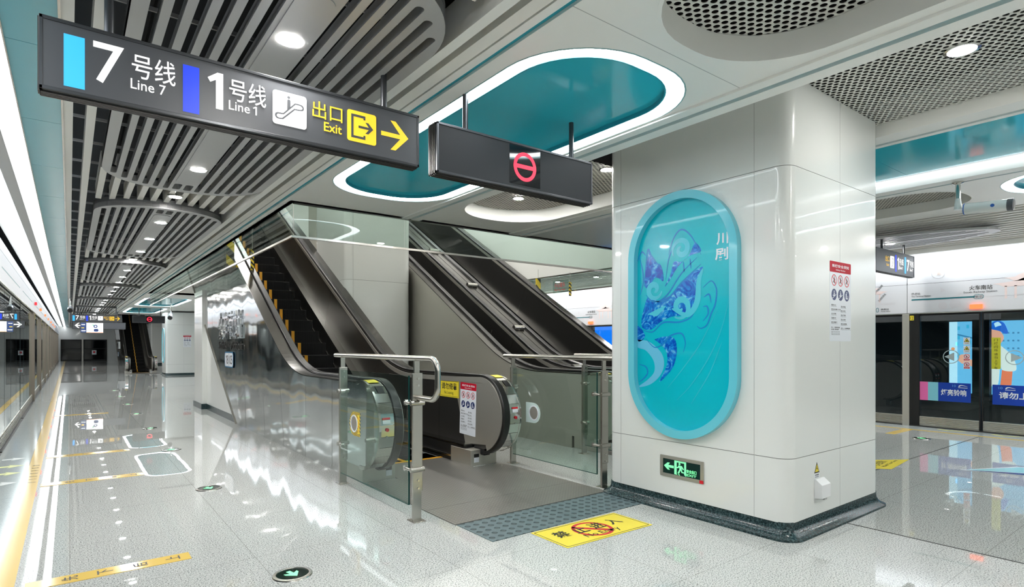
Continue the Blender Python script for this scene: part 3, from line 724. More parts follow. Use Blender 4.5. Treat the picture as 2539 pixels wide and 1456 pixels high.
# safety notice (used on the pillar, the newel and the far pillar)
M_NOTICERED = mat('notice_red', '#c00d2a', 0.5, spec=0.2)
def notice(T, w, h, label, loc, t_paper=0.0012):
    t = thing('safety_notice', label, 'notice', loc)
    MB().shape([rrect(0, w, 0, h, .008, 4)], t_paper, M_PAPER, T).obj('sheet', t)
    MB().shape([rrect(0, w, h * .865, h, .008, 4)], 0.0004, M_NOTICERED, T, t_paper).obj('red_band', t)
    a = MB()
    a.text('乘梯安全须知', T, w * .1, h * .925, w * .9, h * .965, M_PAPER, .0004, .012, t_paper + .0004)
    a.text('Safety Notice', T, w * .28, h * .882, w * .72, h * .908, M_PAPER, .0004, .0, t_paper + .0004)
    a.obj('heading', t)
    p = MB(); q = MB(); z = t_paper
    for i in range(3):
        cx, cy, r = w * (.2 + .3 * i), h * .765, w * .12
        p.shape([circle(cx, cy, r, 28), circle(cx, cy, r * .83, 28)], .0004, M_RED, T, z)
        p.shape([circle(cx + .02 * r, cy + .5 * r, r * .14, 12)], .0003, M_INK, T, z)
        p.shape([[(cx - .18 * r, cy + .32 * r), (cx + .2 * r, cy + .32 * r), (cx + .4 * r, cy - .05 * r), (cx + .12 * r, cy - .1 * r), (cx + (.35 - .1 * i) * r, cy - .6 * r), (cx + .1 * r, cy - .6 * r), (cx - .05 * r, cy - .2 * r), (cx - .4 * r, cy - .55 * r), (cx - .5 * r, cy - .4 * r), (cx - .12 * r, cy)]], .0003, M_INK, T, z)
        p.shape([[(cx - .66 * r, cy + .56 * r), (cx - .56 * r, cy + .66 * r), (cx + .66 * r, cy - .56 * r), (cx + .56 * r, cy - .66 * r)]], .0005, M_RED, T, z)
        cy = h * .585
        q.shape([circle(cx, cy, r, 28)], .0003, M_BLUE, T, z)
        q.shape([circle(cx, cy + .55 * r, r * .14, 12)], .0003, M_PAPER, T, z + .0003)
        if i < 2:
            q.shape([[(cx - .16 * r, cy + .36 * r), (cx + .18 * r, cy + .36 * r), (cx + .22 * r, cy - .1 * r), (cx + .3 * r, cy - .3 * r), (cx - .1 * r, cy - .3 * r), (cx - .5 * r, cy - .2 * r), (cx - .5 * r, cy - .08 * r), (cx - .14 * r, cy - .08 * r)]], .0003, M_PAPER, T, z + .0003)
            q.shape([[(cx - .7 * r, cy - .62 * r), (cx + .72 * r, cy + .1 * r), (cx + .76 * r, cy - .02 * r), (cx - .64 * r, cy - .74 * r)]], .0003, M_PAPER, T, z + .0003)
        else:
            q.shape([[(cx - .45 * r, cy + .36 * r), (cx - .05 * r, cy + .36 * r), (cx - .05 * r, cy - .45 * r), (cx + .3 * r, cy - .45 * r), (cx + .34 * r, cy + .0 * r), (cx + .48 * r, cy + .0 * r), (cx + .46 * r, cy - .62 * r), (cx - .45 * r, cy - .62 * r)]], .0003, M_PAPER, T, z + .0003)
    p.obj('prohibition_sign', t, label='three red prohibition rings'); q.obj('mandatory_sign', t, label='three dark blue discs')
    x = MB()
    L = ('照顾小孩', '请勿在扶梯上行走', '小心衣裙', '紧握扶手', '请注意脚下'); Lr = ('禁止倚靠', '禁止逆行', '禁止攀爬', '禁止奔跑', '禁止运货物', '老人、儿童需陪同')
    for i, s in enumerate(L):
        y = h * (.445 - .054 * i); ww = w * .055 * len(s)
        x.text(s, T, w * .07, y, w * .07 + ww, y + h * .018, M_INK, .0003, .01, z); x.text('Safety first on stairs'[:len(s) * 2 + 4], T, w * .07, y - h * .014, w * .07 + ww * 1.1, y - h * .004, M_INKG, .0003, 0, z)
    for i, s in enumerate(Lr):
        y = h * (.432 - .055 * i); ww = w * .055 * len(s)
        x.text(s, T, w * .52, y, w * .52 + ww, y + h * .018, M_INK, .0003, .01, z); x.text('Please keep off this'[:len(s) * 2 + 4], T, w * .52, y - h * .014, w * .52 + ww * 1.1, y - h * .004, M_INKG, .0003, 0, z)
    x.text('老人、儿童乘坐扶梯', T, w * .07, h * .165, w * .46, h * .183, M_INK, .0003, .01, z); x.text('应有成人陪同看护', T, w * .07, h * .14, w * .42, h * .158, M_INK, .0003, .01, z)
    for k in range(3): x.text('Children must be with an adult', T, w * .07, h * (.117 - .018 * k), w * .46, h * (.127 - .018 * k), M_INKG, .0003, 0, z)
    x.obj('text', t)
    return t
notice1 = notice(face_my(PY0, 4.36, 1.325), 0.35, 0.585, 'white safety notice with red heading on the right face of the near pillar', (4.36, PY0, 1.325))

# socket cover and electric warning label on the pillar's right face
sb = thing('socket_cover', 'small white slanted-top box on the right face of the near pillar', 'electrical box', (4.19, PY0, 0.29))
MB().add([(x, PY0 - d, z) for x in (4.125, 4.255) for d, z in ((0, .225), (.055, .232), (.055, .325), (.012, .36), (0, .36))], [(0, 1, 2, 3, 4), (9, 8, 7, 6, 5), (0, 5, 6, 1), (1, 6, 7, 2), (2, 7, 8, 3), (3, 8, 9, 4), (4, 9, 5, 0)], mat('white_plastic', '#e9eaec', 0.35)).obj('cover', sb, bevel=0.003)
MB().box(4.17, 4.21, PY0 - .05, PY0, 0.218, 0.23, M_GRILLE).obj('cable_entry', sb)
wl = thing('warning_label', 'yellow triangular electric shock label above the white socket cover', 'label', (4.17, PY0, 0.42))
TW = face_my(PY0, 4.165, 0.40)
MB().shape([[(-.037, 0), (.037, 0), (0, .075)]], 0.0008, M_INK, TW).shape([[(-.026, .008), (.026, .008), (0, .06)]], 0.0006, M_SIGNYEL, TW, .0008).shape([[(.004, .048), (-.008, .028), (0, .028), (-.004, .012), (.009, .032), (.001, .032)]], 0.0004, M_INK, TW, .0014).obj('triangle', wl)
MB().shape([rrect(-.037, .037, -.036, -.004, .002, 2)], 0.0006, M_PAPER, TW).text('有电危险', TW, -.028, -.02, .028, -.008, M_INK, .0004, .01, .0006).text('DANGER', TW, -.028, -.032, .028, -.024, M_INK, .0004, 0, .0006).obj('caption', wl)

# ------------------------------------------------------------------ escalators
HRZ, SLP = 0.98, 0.585
def hr_path(s, yn, ymax):
    yk = 8.572 - s - (1.715 - HRZ) / SLP
    pts = [(yn + 0.43, HRZ), (max(yn + .5, (yn + .43 + yk - .62) / 2), HRZ)]
    a, b, c = (yk - .62, HRZ), (yk, HRZ), (yk + .56, HRZ + .56 * SLP)
    for k in range(13):
        t = k / 12; pts.append(((1 - t) ** 2 * a[0] + 2 * t * (1 - t) * b[0] + t * t * c[0], (1 - t) ** 2 * a[1] + 2 * t * (1 - t) * b[1] + t * t * c[1]))
    pts.append((ymax, HRZ + (ymax - yk) * SLP))
    return pts, yk
def d_arc(yn, r, cz=0.55, n=22, a0=90, a1=270):
    return [(yn + 0.43 + r * math.cos(math.radians(a0 + (a1 - a0) * k / n)), cz + r * math.sin(math.radians(a0 + (a1 - a0) * k / n))) for k in range(n + 1)]

def esc_side(t, xo, d, s, yn, ymax, clad_mat, yfloor, cw=0.14, inner_mat=None):
    """one balustrade; xo = outer plane, d = +1 if the steps lie towards +x"""
    X = lambda a: xo + d * a
    path, yk = hr_path(s, yn, ymax)
    rng = lambda a, b: (min(X(a), X(b)), max(X(a), X(b)))
    TX = frame((0, 0, 0), (0, 1, 0), (0, 0, 1))
    def prism(loop, a, b, m):
        x0, x1 = rng(a, b); return MB().shape([loop], x1 - x0, m, frame((x0, 0, 0), (0, 1, 0), (0, 0, 1)))
    top = off(path, -0.045)
    low_y = ymax + 1.0
    body = d_arc(yn, 0.40)[::-1] + top + [(ymax, max(0.3, (ymax - yfloor) * 0.62)), (yfloor, 0.0), (yn + 0.86, 0.0), (yn + 0.86, 0.15)]
    prism(body, 0.0, cw, clad_mat).obj('outer_cladding', t, label='stainless outer cladding')
    # bright deck on top of the cladding, outboard of the handrail
    x0, x1 = rng(-0.004, cw)
    MB().strip(top, off(top, 0.012), x0, x1, M_DECK).obj('deck', t)
    # striped newel casing: narrow polished bars round the front
    nw = MB(); arc0 = d_arc(yn, 0.401, n=14, a0=60, a1=262); arc1 = d_arc(yn, 0.416, n=14, a0=60, a1=262)
    for k in range(14):
        f = 0.02
        p = lambda A, q: (A[k][0] + (A[k + 1][0] - A[k][0]) * q, A[k][1] + (A[k + 1][1] - A[k][1]) * q)
        nw.strip([p(arc0, f), p(arc0, 1 - f)], [p(arc1, f), p(arc1, 1 - f)], x0 + .004, x1 - .002, M_STEEL_BRIGHT)
    nw.obj('newel_casing', t)
    xr = rng(-0.008, 0.012)
    MB().strip(d_arc(yn, 0.385, n=26, a0=75, a1=275), d_arc(yn, 0.418, n=26, a0=75, a1=275), xr[0], xr[1], M_STEEL_BRIGHT).obj('newel_rim', t)
    # handrail
    x0, x1 = rng(cw + .005, cw + .085)
    hp = d_arc(yn, 0.43)[::-1] + path[1:]
    MB().strip(hp, off(hp, -0.035), x0, x1, M_RUBBER).obj('handrail', t, smooth=40, bevel=0.008)
    MB().box(x0 - .005, x1 + .005, yn + .36, yn + .56, 0.11, 0.2, M_BLACK).obj('handrail_inlet', t, bevel=0.015)
    # inner panel: the reflection of the black steps is put into its dark colour
    inner = d_arc(yn, 0.375, a0=90, a1=262)[::-1] + off(path, -0.06) + [(ymax, path[-1][1] - 1.0)] + [(p[0], p[1] - 0.78) for p in path[::-1] if p[0] > yn + .6] + [(yn + .5, .2)]
    prism(inner, cw + .01, cw + .09, inner_mat or M_STEEL_DARK).obj('inner_panel', t, label='inner balustrade panel, dark step reflection put into its colour')
    x0, x1 = rng(cw + .088, cw + .1)
    ip = d_arc(yn, 0.34, a0=90, a1=250)[::-1]; ipo = d_arc(yn, 0.40, a0=90, a1=250)[::-1]
    MB().strip(ip + [(p[0], p[1] - .105) for p in path[1:]], ipo + [(p[0], p[1] - .05) for p in path[1:]], x0, x1, M_STEEL_SATIN).obj('inner_rim', t, smooth=40)
    pj = MB(); yj = yn + 1.3
    while yj < ymax - 1:
        zz = HRZ if yj < yk else HRZ + (yj - yk) * SLP
        dy = 0.0 if yj < yk - .4 else 0.28
        pj.add([(X(cw + .0915), yj + dy * -1, zz - .08), (X(cw + .0915), yj + .004 - dy, zz - .08), (X(cw + .0915), yj + .004 + dy * .3, zz - .78), (X(cw + .0915), yj + dy * .3, zz - .78)], [(0, 1, 2, 3)], M_STEEL)
        yj += 1.9
    pj.obj('panel_joint', t)
    # newel end plate, brighter brushed steel
    xa, xb = rng(cw + .09, cw + .0945)
    MB().shape([d_arc(yn, 0.338, a0=90, a1=250)[::-1] + [(yn + 0.95, 0.885), (yn + .72, .2)]], xb - xa, M_STEEL_SATIN, frame((xa, 0, 0), (0, 1, 0), (0, 0, 1))).obj('newel_plate', t, label='bright brushed newel plate')
    # skirt with its bright upper trim and white brush line
    sk = [(yn + .58, .2)] + [(p[0], p[1] - .78) for p in path if p[0] > yn + .6]
    x0, x1 = rng(cw + .05, cw + .205)
    MB().strip(sk, [(p[0], p[1] - .6) if p[1] > .6 else (p[0], 0.0) for p in sk], x0, x1, M_BLACK).obj('skirt', t, label='black skirt panel')
    MB().strip(off(sk, .012), off(sk, -.012), x0, x1, M_STEEL_BRIGHT).obj('skirt_trim', t)
    br = [(p[0] + .25, p[1] - .17 if p[1] > .25 else .05) for p in sk]
    MB().strip(br, off(br, .02), *rng(cw + .2, cw + .222), M_STEEL).obj('brush_strip', t)
    # floor box under the newel
    x0, x1 = rng(0.015, cw + .21)
    MB().box(x0, x1, yn + .43, yn + .84, 0.0, 0.17, M_STEEL_SATIN).obj('newel_base', t, bevel=0.004)
    xl = rng(cw + .11, cw + .17)
    MB().box(xl[0], xl[1], yn + .424, yn + .43215, 0.09, 0.125, M_BLACK).box(xl[0], xl[1], yn + .424, yn + .4322, 0.035, 0.088, M_PAPER).obj('base_label', t)
    # stickers on the newel front: yellow caution, red bar notice, stop button, key switch
    st = MB(); xm0, xm1 = rng(0.015, cw - .02)
    def onarc(a0, a1, m, f0=0.0, f1=1.0, r=0.4175):
        w = xm1 - xm0
        A = d_arc(yn, r, n=4, a0=a0, a1=a1); B = d_arc(yn, r + .002, n=4, a0=a0, a1=a1)
        return MB().strip(A, B, xm0 + w * f0, xm0 + w * f1, m)
    onarc(92, 108, M_SIGNYEL).obj('caution_label', t, label='yellow caution label')
    onarc(118, 132, M_BLACK, .3, .9).obj('display', t)
    onarc(166, 168.5, M_RED, .1, .8).obj('stop_label_bar', t)
    onarc(169, 173.5, M_PAPER, .1, .8).obj('stop_label', t)
    a = math.radians(181); cxm = (xm0 + xm1) / 2
    c0 = Vector((cxm, yn + .43 + .416 * math.cos(a), .55 + .416 * math.sin(a))); dv = Vector((0, math.cos(a), math.sin(a)))
    MB().cyl(c0, c0 + dv * .008, .016, M_RED, 16).obj('stop_button', t, label='red emergency stop button')
    a = math.radians(190)
    c0 = Vector((cxm, yn + .43 + .416 * math.cos(a), .55 + .416 * math.sin(a))); dv = Vector((0, math.cos(a), math.sin(a)))
    MB().cyl(c0, c0 + dv * .006, .011, M_STEEL_BRIGHT, 16).obj('key_switch', t)

def escalator(x0, x1, s, yn, ymax, label, clad=None, yfloor=None, inner=None, steps=True):
    t = thing('escalator', label, 'escalator', (x0, yn, 0))
    yfloor = yfloor or 10.25 - s
    esc_side(t, x0, 1, s, yn, ymax, clad or M_STEEL_SATIN, yfloor, inner_mat=inner)
    esc_side(t, x1, -1, s, yn, ymax, M_STEEL_SATIN, yfloor, inner_mat=inner)
    xa, xb = x0 + .35, x1 - .35
    # landing plate in two sheets, comb and yellow comb edge
    MB().box(x0 + .03, x1 + .02, 3.535, yn - .75, -.01, .007, M_PLATE).box(x0 + .03, x1 + .02, yn - .746, yn + .37, -.01, .007, M_PLATE).box(xa, xb, yn + .37, yn + 1.02, -.01, .007, M_PLATE).obj('landing_plate', t)
    MB().box(xa, xb, yn + 1.02, yn + 1.07, -.01, .010, M_YELLOW).obj('comb', t, label='yellow comb edge')
    if not steps: return t
    y0 = 7.5 - s; rise, run = 0.1985, 0.1985 / SLP
    y = yn + 1.07; z = 0.0; k = 0
    def tread_z(yy):
        return max(0.0, (yy - (y0 - 0.25)) * SLP)
    while y < ymax - 0.4 and k < 60:
        z = tread_z(y)
        z = min(z, (y - y0) * SLP + rise) if z > 0 else 0
        zp = max(0.0, tread_z(y - run))
        MB().box(xa, xb, y, y + run, z - .2 - (z - zp), z, M_STEP).obj('step', t, bevel=0.006)
        k += 1; y += run
    # centre line painted on risers and treads
    return t

def paint_line(t, s, yn, ymax, xc, w=0.025):
    m = MB(); y0 = 7.5 - s; run = 0.1985 / SLP; y = yn + 1.07; k = 0
    def tread_z(yy): return max(0.0, (yy - (y0 - 0.25)) * SLP)
    def zz(y):
        z = tread_z(y); return min(z, (y - y0) * SLP + 0.1985) if z > 0 else 0
    while y < ymax - 0.4 and k < 60:
        z = zz(y); zp = tread_z(y - run)
        m.box(xc - w, xc + w, y - .0015, y + run, z - .001, z + .0015, M_YELLOW)
        if z - zp > .01: m.box(xc - w, xc + w, y - .0025, y, zp, z + .0015, M_YELLOW)
        y += run; k += 1
    m.obj('centre_line', t, label='yellow centre line on the steps')

esc1 = escalator(2.17, 3.75, 0.0, 4.72, 16.2, 'nearest escalator with the mirror steel side wall and station name', M_STEEL2, 10.25)
paint_line(esc1, 0.0, 4.72, 16.2, 2.96)
esc2 = escalator(5.03, 5.98, 0.75, 4.45, 15.4, 'narrow middle escalator right behind the white pillar in the opening')
esc3 = escalator(6.0, 7.76, 0.75, 4.45, 15.4, 'farthest right escalator, sharing a studded deck with the narrow one')
# anti-slide studs on the deck between the two right escalators
for k in range(8):
    y = 6.2 + 1.42 * k; z = HRZ + max(0, (y - (8.572 - .75 - (1.715 - HRZ) / SLP))) * SLP - .045
    MB().cyl((5.885, y, z + .035), (6.095, y, z + .035), 0.04, M_STEEL_BRIGHT, 18).cyl((5.99, y, z - .01), (5.99, y, z + .03), 0.02, M_STEEL, 10).obj('deck_stud', esc3, smooth=40)

# raised lettering and number plate on the mirror steel wall
TS = face_mx(2.158, 11.5, 0)
# letters belong to the wall of the nearest escalator
lt = MB()
for i, ch in enumerate('火车南站'):
    u = 0.02 + i * 0.43; lt.text(ch, TS, u, 1.40, u + .36, 1.86, M_STEEL2, 0.03, 0.0)
lt.obj('station_name', esc1, label='raised steel characters of the station name')
for wd, ua, ub in (('South', .02, .42), ('Railway', .48, 1.06), ('Station', 1.12, 1.70)): MB().text(wd, TS, ua, 1.22, ub, 1.36, M_STEEL_DARK, 0.02, 0.0).obj('station_name_english', esc1, label='raised English lettering')
pb = MB().shape([rrect(.46, 1.08, .93, 1.16, .06, 6)], .004, M_PAPER, TS).shape([rrect(.44, 1.10, .91, 1.18, .07, 6), rrect(.46, 1.08, .93, 1.16, .06, 6)], .005, mat('plate_teal', '#2d6f96', .3), TS)
pb.shape([digit1(.54, .97, .15)], .001, M_INK, TS, .004).text('8', TS, .64, .97, .73, 1.12, M_INK, .001, 0, .004).text('05', TS, .83, .97, 1.03, 1.12, M_INK, .001, 0, .004).box(.772, .778, .94, 1.15, .004, .005, M_INKG, TS)
pb.obj('station_number_plate', esc1, label='white station number plate')
# panel joints of the mirror steel
jm = MB()
for y in (5.9, 6.75, 7.6, 8.5, 9.6, 10.9, 12.2, 13.4):
    zt = (0.92 if y < 7.3 else 0.92 + (y - 7.3) * SLP); zb = max(0.0, (y - 10.25) * .62)
    jm.add([(2.1695, y, zb + .01), (2.1695, y + .006, zb + .01), (2.1695, y + .006 + .25 * (zt > 1), zt), (2.1695, y + .25 * (zt > 1), zt)], [(0, 1, 2, 3)], M_STEEL_DARK)
jm.obj('cladding_joint', esc1)
MB().strip([(10.25, 0), (16.2, 3.69)], [(10.28, 0), (16.23, 3.67)], 2.155, 2.19, M_STEEL).obj('cladding_edge', esc1)

# white wall enclosing the space under the near escalator
TWl = frame((2.2, 0, 0), (0, 1, 0), (0, 0, 1))
MB().shape([[(10.28, 0.11), (13.85, .11), (13.85, 2.2), (10.28, 0.14)]], 0.05, M_WHITE, TWl).box(2.12, 2.3, 13.0, 13.9, .11, 2.4, M_WHITE).box(2.2, 3.72, 13.8, 13.88, .11, 2.2, M_WHITE).obj('wall_under_escalator', kind=S)
MB().box(2.19, 2.26, 10.28, 13.0, 0, .11, M_GREEN_GRANITE).box(2.1, 2.3, 12.98, 13.92, 0, .11, M_GREEN_GRANITE).obj('baseboard_left', kind=S)

# notices on the inner newel plate of the nearest escalator
XI = 3.75 - 0.14 - 0.0955
nl = thing('no_leaning_sign', 'yellow no leaning sign on the newel panel of the nearest escalator', 'sign', (XI, 5.75, .69))
TN = face_mx(XI, 5.99, 0.69)
MB().shape([rrect(0, .42, 0, .195, .003, 2)], 0.001, M_SIGNYEL, TN).obj('sheet', nl)
MB().shape([rrect(.012, .408, .01, .185, .003, 2), rrect(.015, .405, .013, .182, .003, 2)], 0.0004, M_INK, TN, .001).obj('border', nl)
MB().text('请勿倚靠', TN, .04, .088, .375, .165, M_INK, .0004, .015, .001).text('No Leaning', TN, .10, .025, .30, .07, M_INK, .0004, 0, .001).obj('lettering', nl)
TN2 = frame((XI - .0005, 5.555, 0.30), (0, -1, -.03), (0, -.04, 1))
notice(TN2, .32, .58, 'white safety notice with red heading on the newel panel of the nearest escalator', (XI, 5.4, .3))

# tactile strip and floor sign in front of the landing plate
one(MB().box(2.21, 3.745, 3.09, 3.53, -.005, .004, M_TACTILE), 'tactile_strip', 'dark green dimpled stone strip in front of the escalator landing plate', 'floor strip')
ns = thing('no_entry_floor_sign', 'yellow no entry sticker lying on the floor by the landing', 'floor sign', (2.92, 2.87, 0))
TF = frame((2.52, 2.70, 0.0015), (.81, -.02, 0), (0.0, 1, 0))
MB().shape([rrect(0, .815, 0, .375, .004, 2)], .001, M_SIGNYEL, TF).obj('sheet', ns)
MB().shape([rrect(.015, .80, .015, .36, .008, 3), rrect(.021, .794, .021, .354, .008, 3)], .0003, M_INK, TF, .001).obj('border', ns)
MB().shape([circle(.405, .19, .148, 40), circle(.405, .19, .122, 40)], .0003, M_RED, TF, .001).shape([[(.292, .279), (.318, .305), (.518, .101), (.492, .075)]], .0003, M_RED, TF, .001).obj('prohibition_ring', ns, label='red prohibition ring')
a = MB()
for i, ch in enumerate('禁止进入'): a.text(ch, TF, .09 + .165 * i, .165, .205 + .165 * i, .285, M_INK, .0003, .02, .0014)
a.text('No Entry', TF, .255, .055, .57, .13, M_INK, .0003, .005, .0014)
a.obj('lettering', ns)

# ------------------------------------------------------------------ glass barriers beside the landings
def barrier(x, ya, yb, zt, label, bend=True, posts=(True, True), sticker=None, glass_dx=-0.035):
    """ya = far end, yb = near end"""
    t = thing('glass_barrier', label, 'barrier', (x, (ya + yb) / 2, 0))
    py = (ya - .12, yb + .06) if bend else (ya - .1, yb + .05)
    R = 0.021
    pts = [(x, ya + .06, zt), (x, yb - .16, zt)]
    if bend:
        rb = .09
        for k in range(1, 9):
            a = PI / 2 * k / 8; pts.append((x, yb - .16 - rb * math.sin(a), zt - rb + rb * math.cos(a)))
        pts.append((x, yb - .16 - rb, zt - .20))
        for k in range(1, 9):
            a = PI / 2 * k / 8; pts.append((x, yb - .16 - rb + rb * (1 - math.cos(a)), zt - .20 - rb * math.sin(a)))
        pts.append((x, yb + .04, zt - .29))
    MB().tube(pts, R, M_STEEL, 16).obj('handrail', t, smooth=40)
    gx = x + glass_dx
    for i, yy in enumerate(py):
        p = MB().box(x - .034, x + .034, yy - .012, yy + .012, 0, zt - .12, M_STEEL).box(x - .04, x + .04, yy - .018, yy - .010, .22, zt - .11, M_STEEL).box(x - .022, x + .022, yy - .008, yy + .008, zt - .13, zt - .015, M_STEEL).box(x - .05, x + .05, yy - .06, yy + .06, 0, .004, M_STEEL)
        po = p.obj('post', t, bevel=0.002)
        b = MB()
        for z in (zt - .15, zt - .2, .24, .3): b.cyl((x + .005, yy - .024, z), (x + .005, yy + .016, z), .009, M_STEEL_BRIGHT, 12)
        b.obj('bolt', po, smooth=40)
        for z in (zt - .33, .38):
            sgn = 1 if i == 1 else -1
            MB().cyl((x - .06, yy - .02, z), (x + .05, yy - .02, z), .019, M_STEEL, 16).cyl((gx - .02, yy + sgn * .085, z), (gx + .02, yy + sgn * .085, z), .021, M_STEEL_BRIGHT, 16).cyl((gx - .012, yy, z), (gx - .012, yy + sgn * .085, z), .012, M_STEEL, 12).obj('glass_clamp', po, smooth=40)
    g0, g1 = min(py) + .05, max(py) - .05
    gl = MB().box(gx - .006, gx + .006, g0, g1, .11, zt - .13, M_GLASS).obj('glass_pane', t)
    MB().box(gx - .0062, gx + .0062, g0 - .001, g0 + .003, .11, zt - .13, M_GLASS_EDGE).box(gx - .0062, gx + .0062, g0, g1, .11, .114, M_GLASS_EDGE).obj('glass_edge', gl, label='dark green polished glass edge')
    if sticker:
        sy, sz, kind = sticker
        T = face_mx(gx - .0075, sy, sz)
        m = striped('hazard_fine', '#f4d44a', '#2c2a22', (0, -1, 1), .022) if kind == 'yellow' else glass('frosted', '#c9dedb', .5, 2.0)
        if kind != 'yellow': m = mat('frosted_white', '#cfe2de', .3)
        out = [( .11, -.105), (.11, .105), (-.02, .105)] + [(-.02 + .105 * math.cos(math.radians(a)), .105 * math.sin(math.radians(a))) for a in range(100, 270, 12)] + [(-.02, -.105)]
        if kind != 'yellow': out = [(-p[0], p[1]) for p in out][::-1]
        cx = -.02 if kind == 'yellow' else .02
        MB().shape([out, circle(cx, 0, .072, 32)], .001, m, T).obj('sticker', t, label='hazard striped sticker' if kind == 'yellow' else 'pale frosted sticker')
        MB().shape([circle(cx, 0, .078, 32), circle(cx, 0, .066, 32)], .006, M_PAPER, T, -.001).shape([circle(cx, 0, .064, 32)], .001, mat('hole_grey', '#8c8780', .4), T, -.0005).obj('speak_hole', t, label='round hole with white ring')
        if kind == 'yellow':
            MB().shape([rrect(.058, .096, -.082, .082, .002, 2)], .0006, M_SIGNYEL, T, .001).obj('caption_panel', t)
            a = MB(); 
            for i, ch in enumerate('当心夹手'): a.text(ch, T, .066, .04 - .037 * i, .088, .066 - .037 * i, mat('orange_ink', '#e8582c', .4), .0004, .01, .0017)
            a.obj('caption', t)
    return t
barrier(2.035, 5.38, 3.75, 1.20, 'glass barrier with bent steel handrail left of the nearest landing', sticker=(4.86, .605, 'yellow'))
barrier(3.875, 5.13, 3.62, 1.175, 'glass barrier with steel handrail ending at the pillar', bend=False, sticker=(4.64, .59, 'white'))
barrier(4.87, 5.03, 3.66, 1.175, 'glass barrier half hidden behind the pillar beside the narrow escalator', bend=False)

# ------------------------------------------------------------------ hanging glass smoke screens round the escalator opening
def screen(name, label, along, c, a0, a1, z0, z1, n):
    t = thing('smoke_screen', label, 'glass screen', (c, a0, z1) if along == 'y' else (a0, c, z1))
    w = (a1 - a0) / n
    for i in range(n):
        p, q = a0 + i * w + .003, a0 + (i + 1) * w - .003
        (MB().box(c - .004, c + .004, p, q, z0 + .02, z1, M_GLASS) if along == 'y' else MB().box(p, q, c - .004, c + .004, z0 + .02, z1, M_GLASS)).obj('glass_pane', t)
    if along == 'y': MB().box(c - .012, c + .012, a0, a1, z0, z0 + .022, M_STEEL).obj('bottom_rail', t); MB().box(c - .02, c + .02, a0, a1, z1, z1 + .03, M_STEEL).obj('top_rail', t)
    else: MB().box(a0, a1, c - .012, c + .012, z0, z0 + .022, M_STEEL).obj('bottom_rail', t); MB().box(a0, a1, c - .02, c + .02, z1 - .02, z1 + .01, M_STEEL).obj('top_rail', t)
    return t
screen('s', 'hanging glass screen running along the left of the escalator opening', 'y', 1.79, 5.97, 18.9, 2.385, 2.75, 12)
screen('s', 'hanging glass screen crossing in front of the escalators', 'x', 5.98, 1.8, 8.0, 2.385, 2.75, 5)
screen('s', 'hanging glass screen along the right of the escalator opening', 'y', 8.075, 6.05, 18.9, 2.385, 2.72, 8)

# head-clearance boards by the escalators
def clearance(x, y, z0, z1, w, label, m, acrylic=None):
    t = thing('clearance_board', label, 'warning board', (x, y, z0))
    MB().box(x - w / 2, x + w / 2, y - .012, y + .012, z0, z1, m).obj('striped_board', t)
    MB().cyl((x, y, z1), (x, y, z1 + (.2 if x > 5 else .35)), .004, M_STEEL, 8).obj('hanger', t)
    if acrylic:
        ya, yb, za, zb = acrylic
        MB().shape([rrect(-(yb - ya), 0, 0, zb - za, .03, 6)], .004, M_GLASS, face_mx(x, ya, za)).obj('acrylic_sheet', t)
        T = face_mx(x - .006, yb, za); a = MB()
        a.text('小心碰头', T, .05, .12, .38, .22, M_RED, .001, .0).text('Mind Your Head', T, .05, .05, .38, .09, M_RED, .001, .0)
        a.obj('lettering', t, label='red lettering')
M_HAZ = striped('hazard_wide', '#f0cf2a', '#1c1a16', (1, 1, 1), .17); M_HAZ2 = striped('hazard_thin', '#f0d02c', '#1c1a16', (1, 1, 1), .045)
clearance(2.34, 9.93, 2.50, 2.84, .05, 'narrow yellow and black board hanging over the nearest escalator handrail', M_HAZ2)
clearance(2.1, 10.35, 2.58, 3.0, .12, 'broader yellow and black board seen through the glass by the nearest escalator', M_HAZ)
clearance(8.0, 9.5, 2.40, 2.72, .12, 'wide-striped yellow and black board beside the farthest escalator', M_HAZ, (9.66, 10.15, 2.42, 2.70))
clearance(8.0, 8.5, 2.28, 2.56, .05, 'thin-striped yellow board on the clear acrylic sign at the right', M_HAZ2, (8.54, 9.02, 2.36, 2.62))

# ------------------------------------------------------------------ hanging signs
def sign_box(t, x0, x1, z0, z1, y, dep, zrod, rods, face=None):
    MB().box(x0 + .012, x1 - .012, y + .004, y + dep, z0 + .012, z1 - .012, face or M_SIGN).obj('housing', t)
    fr = MB().box(x0, x1, y, y + dep, z1 - .014, z1, M_SIGNSIDE).box(x0, x1, y, y + dep, z0, z0 + .014, M_SIGNSIDE).box(x0, x0 + .012, y, y + dep, z0, z1, M_SIGNSIDE).box(x1 - .012, x1, y, y + dep, z0, z1, M_SIGNSIDE)
    fr.obj('frame', t, bevel=0.002)
    rb = MB()
    for k in range(4):
        yy = y + .022 + k * (dep - .03) / 4; rb.box(x0 + .004, x1 - .004, yy, yy + .008, z0 - .006, z0 + .002, M_STEEL_DARK).box(x0 - .004, x0 + .002, yy, yy + .008, z0, z1, M_STEEL_DARK)
    rb.obj('grooved_underside', t)
    for rx in rods: MB().tube([(rx, y + dep / 2, z1 - .01), (rx, y + dep / 2, zrod)], .016, M_SIGNSIDE, 12).obj('hanging_rod', t, smooth=40)

